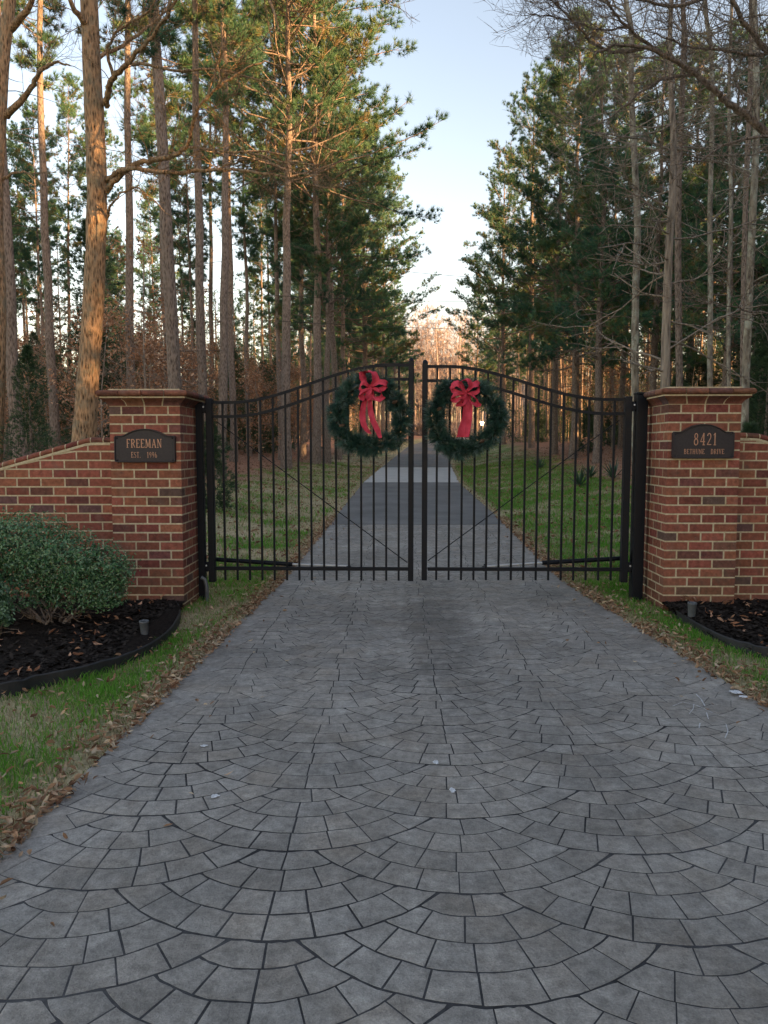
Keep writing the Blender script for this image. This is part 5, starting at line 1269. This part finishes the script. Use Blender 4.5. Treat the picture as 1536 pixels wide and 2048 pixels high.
DG = [(.050, .095, .048), (.070, .12, .055), (.035, .070, .040)]; RU = [(.48, .27, .16), (.38, .20, .12), (.54, .36, .24), (.28, .16, .10)]
UV = {'c0': cedar(1, 4.2, 1.1, DG), 'c1': cedar(2, 6.0, 1.3, DG, 1.4), 'c2': cedar(3, 2.6, .9, DG + [(.06, .09, .05)], .8),
      's0': sapling(4, 4.0, RU, 2200), 's1': sapling(5, 5.5, RU, 1500), 's2': sapling(6, 3.2, RU, 1400), 'b0': sapling(7, 5.5, RU, 0, 22), 'b1': sapling(8, 4.0, RU, 90, 20)}
UP = {}
INFO = {'c': ('cedar_tree', 'tree'), 's': ('beech_sapling', 'sapling'), 'b': ('bare_sapling', 'sapling')}
def under(v, x, y, sc, lab, group):
    nm, cat = INFO[v[0]]
    if v not in UP:
        t_ = thing(nm, lab, cat, (x, y, gz(x, y)), group); obj('trunk', UV[v][0], t_)
        if UV[v][1]: obj('crown', UV[v][1], t_)
        UP[v] = t_
    else: t_ = copy_tree(UP[v]); tag(t_, lab, cat, group)
    t_.location = (x, y, gz(x, y) - .03); t_.scale = (sc,) * 3; t_.rotation_euler = (0, 0, tr.uniform(0, 6.28))
def thicket(n, side, ya, yb, da, db, kinds, lab, group, s0=.7, s1=1.3):
    c = 0; tries = 0
    while c < n and tries < 6000:
        tries += 1; y = tr.uniform(ya, yb); d = tr.uniform(da, db); x = XL(y) - d if side < 0 else XR(y) + d
        if abs(x) / y > .6: continue
        under(tr.choice(kinds), x, y, tr.uniform(s0, s1), lab, group); c += 1
thicket(34, -1, 20, 60, 5.5, 26, ['c0', 'c1', 'c2'], 'one of the dark young cedars filling the woods behind the FREEMAN leaf', 'young cedars behind the FREEMAN leaf')
thicket(84, -1, 19, 55, 4.5, 24, ['s0', 's1', 's2'], 'one of the rusty leaved saplings filling the woods behind the FREEMAN leaf', 'rusty saplings behind the FREEMAN leaf')
thicket(40, 1, 22, 62, 5.5, 26, ['c0', 'c1', 'c2'], 'one of the dark young cedars filling the woods behind the 8421 leaf', 'young cedars behind the 8421 leaf')
thicket(34, 1, 17, 60, 6.0, 24, ['b0', 'b1', 's1'], 'one of the thin twiggy saplings filling the woods behind the 8421 leaf', 'twiggy saplings behind the 8421 leaf')
thicket(14, -1, 15, 26, 5.5, 14, ['b0', 'b1'], 'one of the thin twiggy saplings in front of the woods by the FREEMAN pillar', 'twiggy saplings by the FREEMAN pillar', .5, 1.0)
thicket(24, -1, 60, 110, 3.5, 30, ['c1', 's1', 's0'], 'one of the small far trees under the pines on the shrub side', 'small far trees on the shrub side', .9, 1.4)
thicket(24, 1, 60, 110, 3.5, 30, ['c1', 's1', 'c0'], 'one of the small far trees under the pines on the yucca side', 'small far trees on the yucca side', .9, 1.4)
# the small evergreen by the slim gate post and the bush behind the right wall
p = at(422, 985, 14.0); under('c2', p.x, 14.0, .62, 'small grey green cedar bush seen between the slim gate post and hinge stile', 'single small cedars')
p = at(1500, 850, 10.5); under('c2', p.x, 10.5, .62, 'green bush showing just above the coping of the 8421 wall', 'single small cedars')
p = at(60, 850, 12.5); under('c1', p.x, 12.5, .45, 'grey green cedar rising behind the low end of the sloping wall', 'single small cedars')
# yuccas on the bank
def yucca(px, Y, sc, lab):
    x = bx(px, Y); z = gz(x, Y); rs = np.random.RandomState(int(px)); t_ = thing('yucca', lab, 'plant', (x, Y, z), 'yuccas on the leafy bank'); g = G()
    for k in range(34):
        az = rs.rand() * 6.28; el = rs.uniform(.15, 1.4); d = np.array((math.cos(az) * math.cos(el), math.sin(az) * math.cos(el), math.sin(el))); L = rs.uniform(.35, .6) * sc
        s = np.cross(d, (0, 0, 1)); s /= np.linalg.norm(s); c0 = np.array((.05, .10, .06)) * rs.uniform(.7, 1.5)
        g.add([s * .018, -s * .018, d * L * .5 - s * .022, d * L * .5 + s * .022], [(0, 1, 2, 3)], c0); g.add([d * L * .5 - s * .022, d * L + np.array((0, 0, -.06 * L)), d * L * .5 + s * .022], [(0, 1, 2)], c0)
    obj('blades', g.mesh('yucca', M['leaf']), t_)
    g = G(); lathe(g, [(.05, -.05), (.05, .02), (.02, .06)], 8); obj('crown_base', g.mesh('yucca_base', M['cone']), t_)
yucca(1158, 19, 1.1, 'spiky yucca clump farther from the gate post on the bank'); yucca(1225, 20, 1.25, 'spiky yucca clump nearest the thick gate post'); yucca(1078, 27, 1.0, 'small yucca low on the bank near the wreath with one tail')
yucca(1178, 21, .9, 'yucca tuft between the two larger clumps')
# lit lamps far up the drive
for px, py, Y, lab in ((940, 829, 70, 'small lit lamp behind the ribbon of the one tailed wreath'), (964, 847, 62, 'small lit lamp on a post, lower and nearer the pine row')):
    p = at(px, py, Y); b = gz(p.x, p.y); t_ = thing('driveway_lamp', lab, 'lamp', (p.x, p.y, b), 'lit lamps beside the far drive')
    h = p.z - b; g = G(); tube(g, [(0, 0, -.1), (0, 0, h - .12)], .04, 8); obj('post', g.mesh('lamp_post', M['black'], True), t_)
    g = G(); lathe(g, [(0, h - .13), (.10, h - .11), (.14, h + .10), (.10, h + .13)], 10); obj('lamp_glass', g.mesh('lamp_glass', M['glow'], True), t_)
    g = G(); lathe(g, [(.17, h + .125), (.10, h + .2), (0, h + .24)], 10); obj('lamp_cap', g.mesh('lamp_cap', M['black'], True), t_)
# overhead cables crossing the drive
for a, b, lab in (((-60, 590), (1200, 663), 'lowest thin overhead cable crossing the gap between the woods'), ((200, 566), (1300, 600), 'middle thin overhead cable among the three crossing the drive'), ((700, 530), (1400, 556), 'short high cable seen in front of the 8421 side pines')):
    g = G(); p0, p1 = np.array(at(*a, 24)), np.array(at(*b, 24)); P = [p0 + (p1 - p0) * k / 20 - np.array((0, 0, .25 * (1 - (2 * k / 20 - 1) ** 2))) for k in range(21)]
    c_ = P[10].copy(); g2 = obj('overhead_cable', None)
    COL.objects.unlink(g2); bpy.data.objects.remove(g2)
    tube(g, P, .007, 5); tag(obj('overhead_cable', g.mesh('cable', M['cable'], True, c_), None, tuple(c_)), lab, 'cable', 'overhead cables across the drive')

# ================================================================ unseen woods, added and shaped to shade the gate (behind and beside the camera)
def shade_woods():
    rs = np.random.RandomState(5); g = G(); gc = G()
    for k in range(260):
        u = rs.rand(); y = rs.uniform(-34, 34); x = rs.uniform(max(15, y * .72), max(24, y * .72 + 8))
        # a gap through which the low sun reaches the oak
        q = y - (-0.577 * (x + 4.0) + OY)
        if -1.1 < q < .62: continue
        h = rs.uniform(12.0, 15.0); tube(g, [(x, y, -.3), (x, y, h)], [.14, .03], 5)
        n = 420; zz = h * rs.uniform(.02, 1.0, n); r_ = 2.1 * np.sqrt(rs.uniform(.02, 1, n)) * (1.08 - zz / h * .85); a = rs.uniform(0, 6.28, n)
        if -3.2 < q < 3.2: r_ = np.where((zz < 9.0 + .1 * (x - 15)) & (zz > 2.35 + .155 * (x - 2.9)), np.minimum(r_, max(.25, abs(q) - .45)), 2.6 * np.sqrt(rs.uniform(.02, 1, n)))
        cen = np.stack([x + r_ * np.cos(a), y + r_ * np.sin(a), zz], 1); dr = np.stack([np.cos(a), np.sin(a), .3 + 0 * a], 1)
        tufts(gc, cen, dr, 7, .60, .11, NEED[rs.choice(4, n)], .9, rs=rs)
    gc.p = {(k, 1): v for (k, m_), v in gc.p.items()}; g.join(gc)
    tag(obj('unseen_shade_woods', g.mesh('unseen_shade_woods', [M['bark_pine'], M['needles']], False)), 'dense evergreen woods out of the picture, added to shade the gate', 'woods', kind='stuff')
shade_woods()
print('OBJECTS', len(bpy.data.objects), 'POLYS', sum(len(o.data.polygons) for o in bpy.data.objects if o.type == 'MESH'))
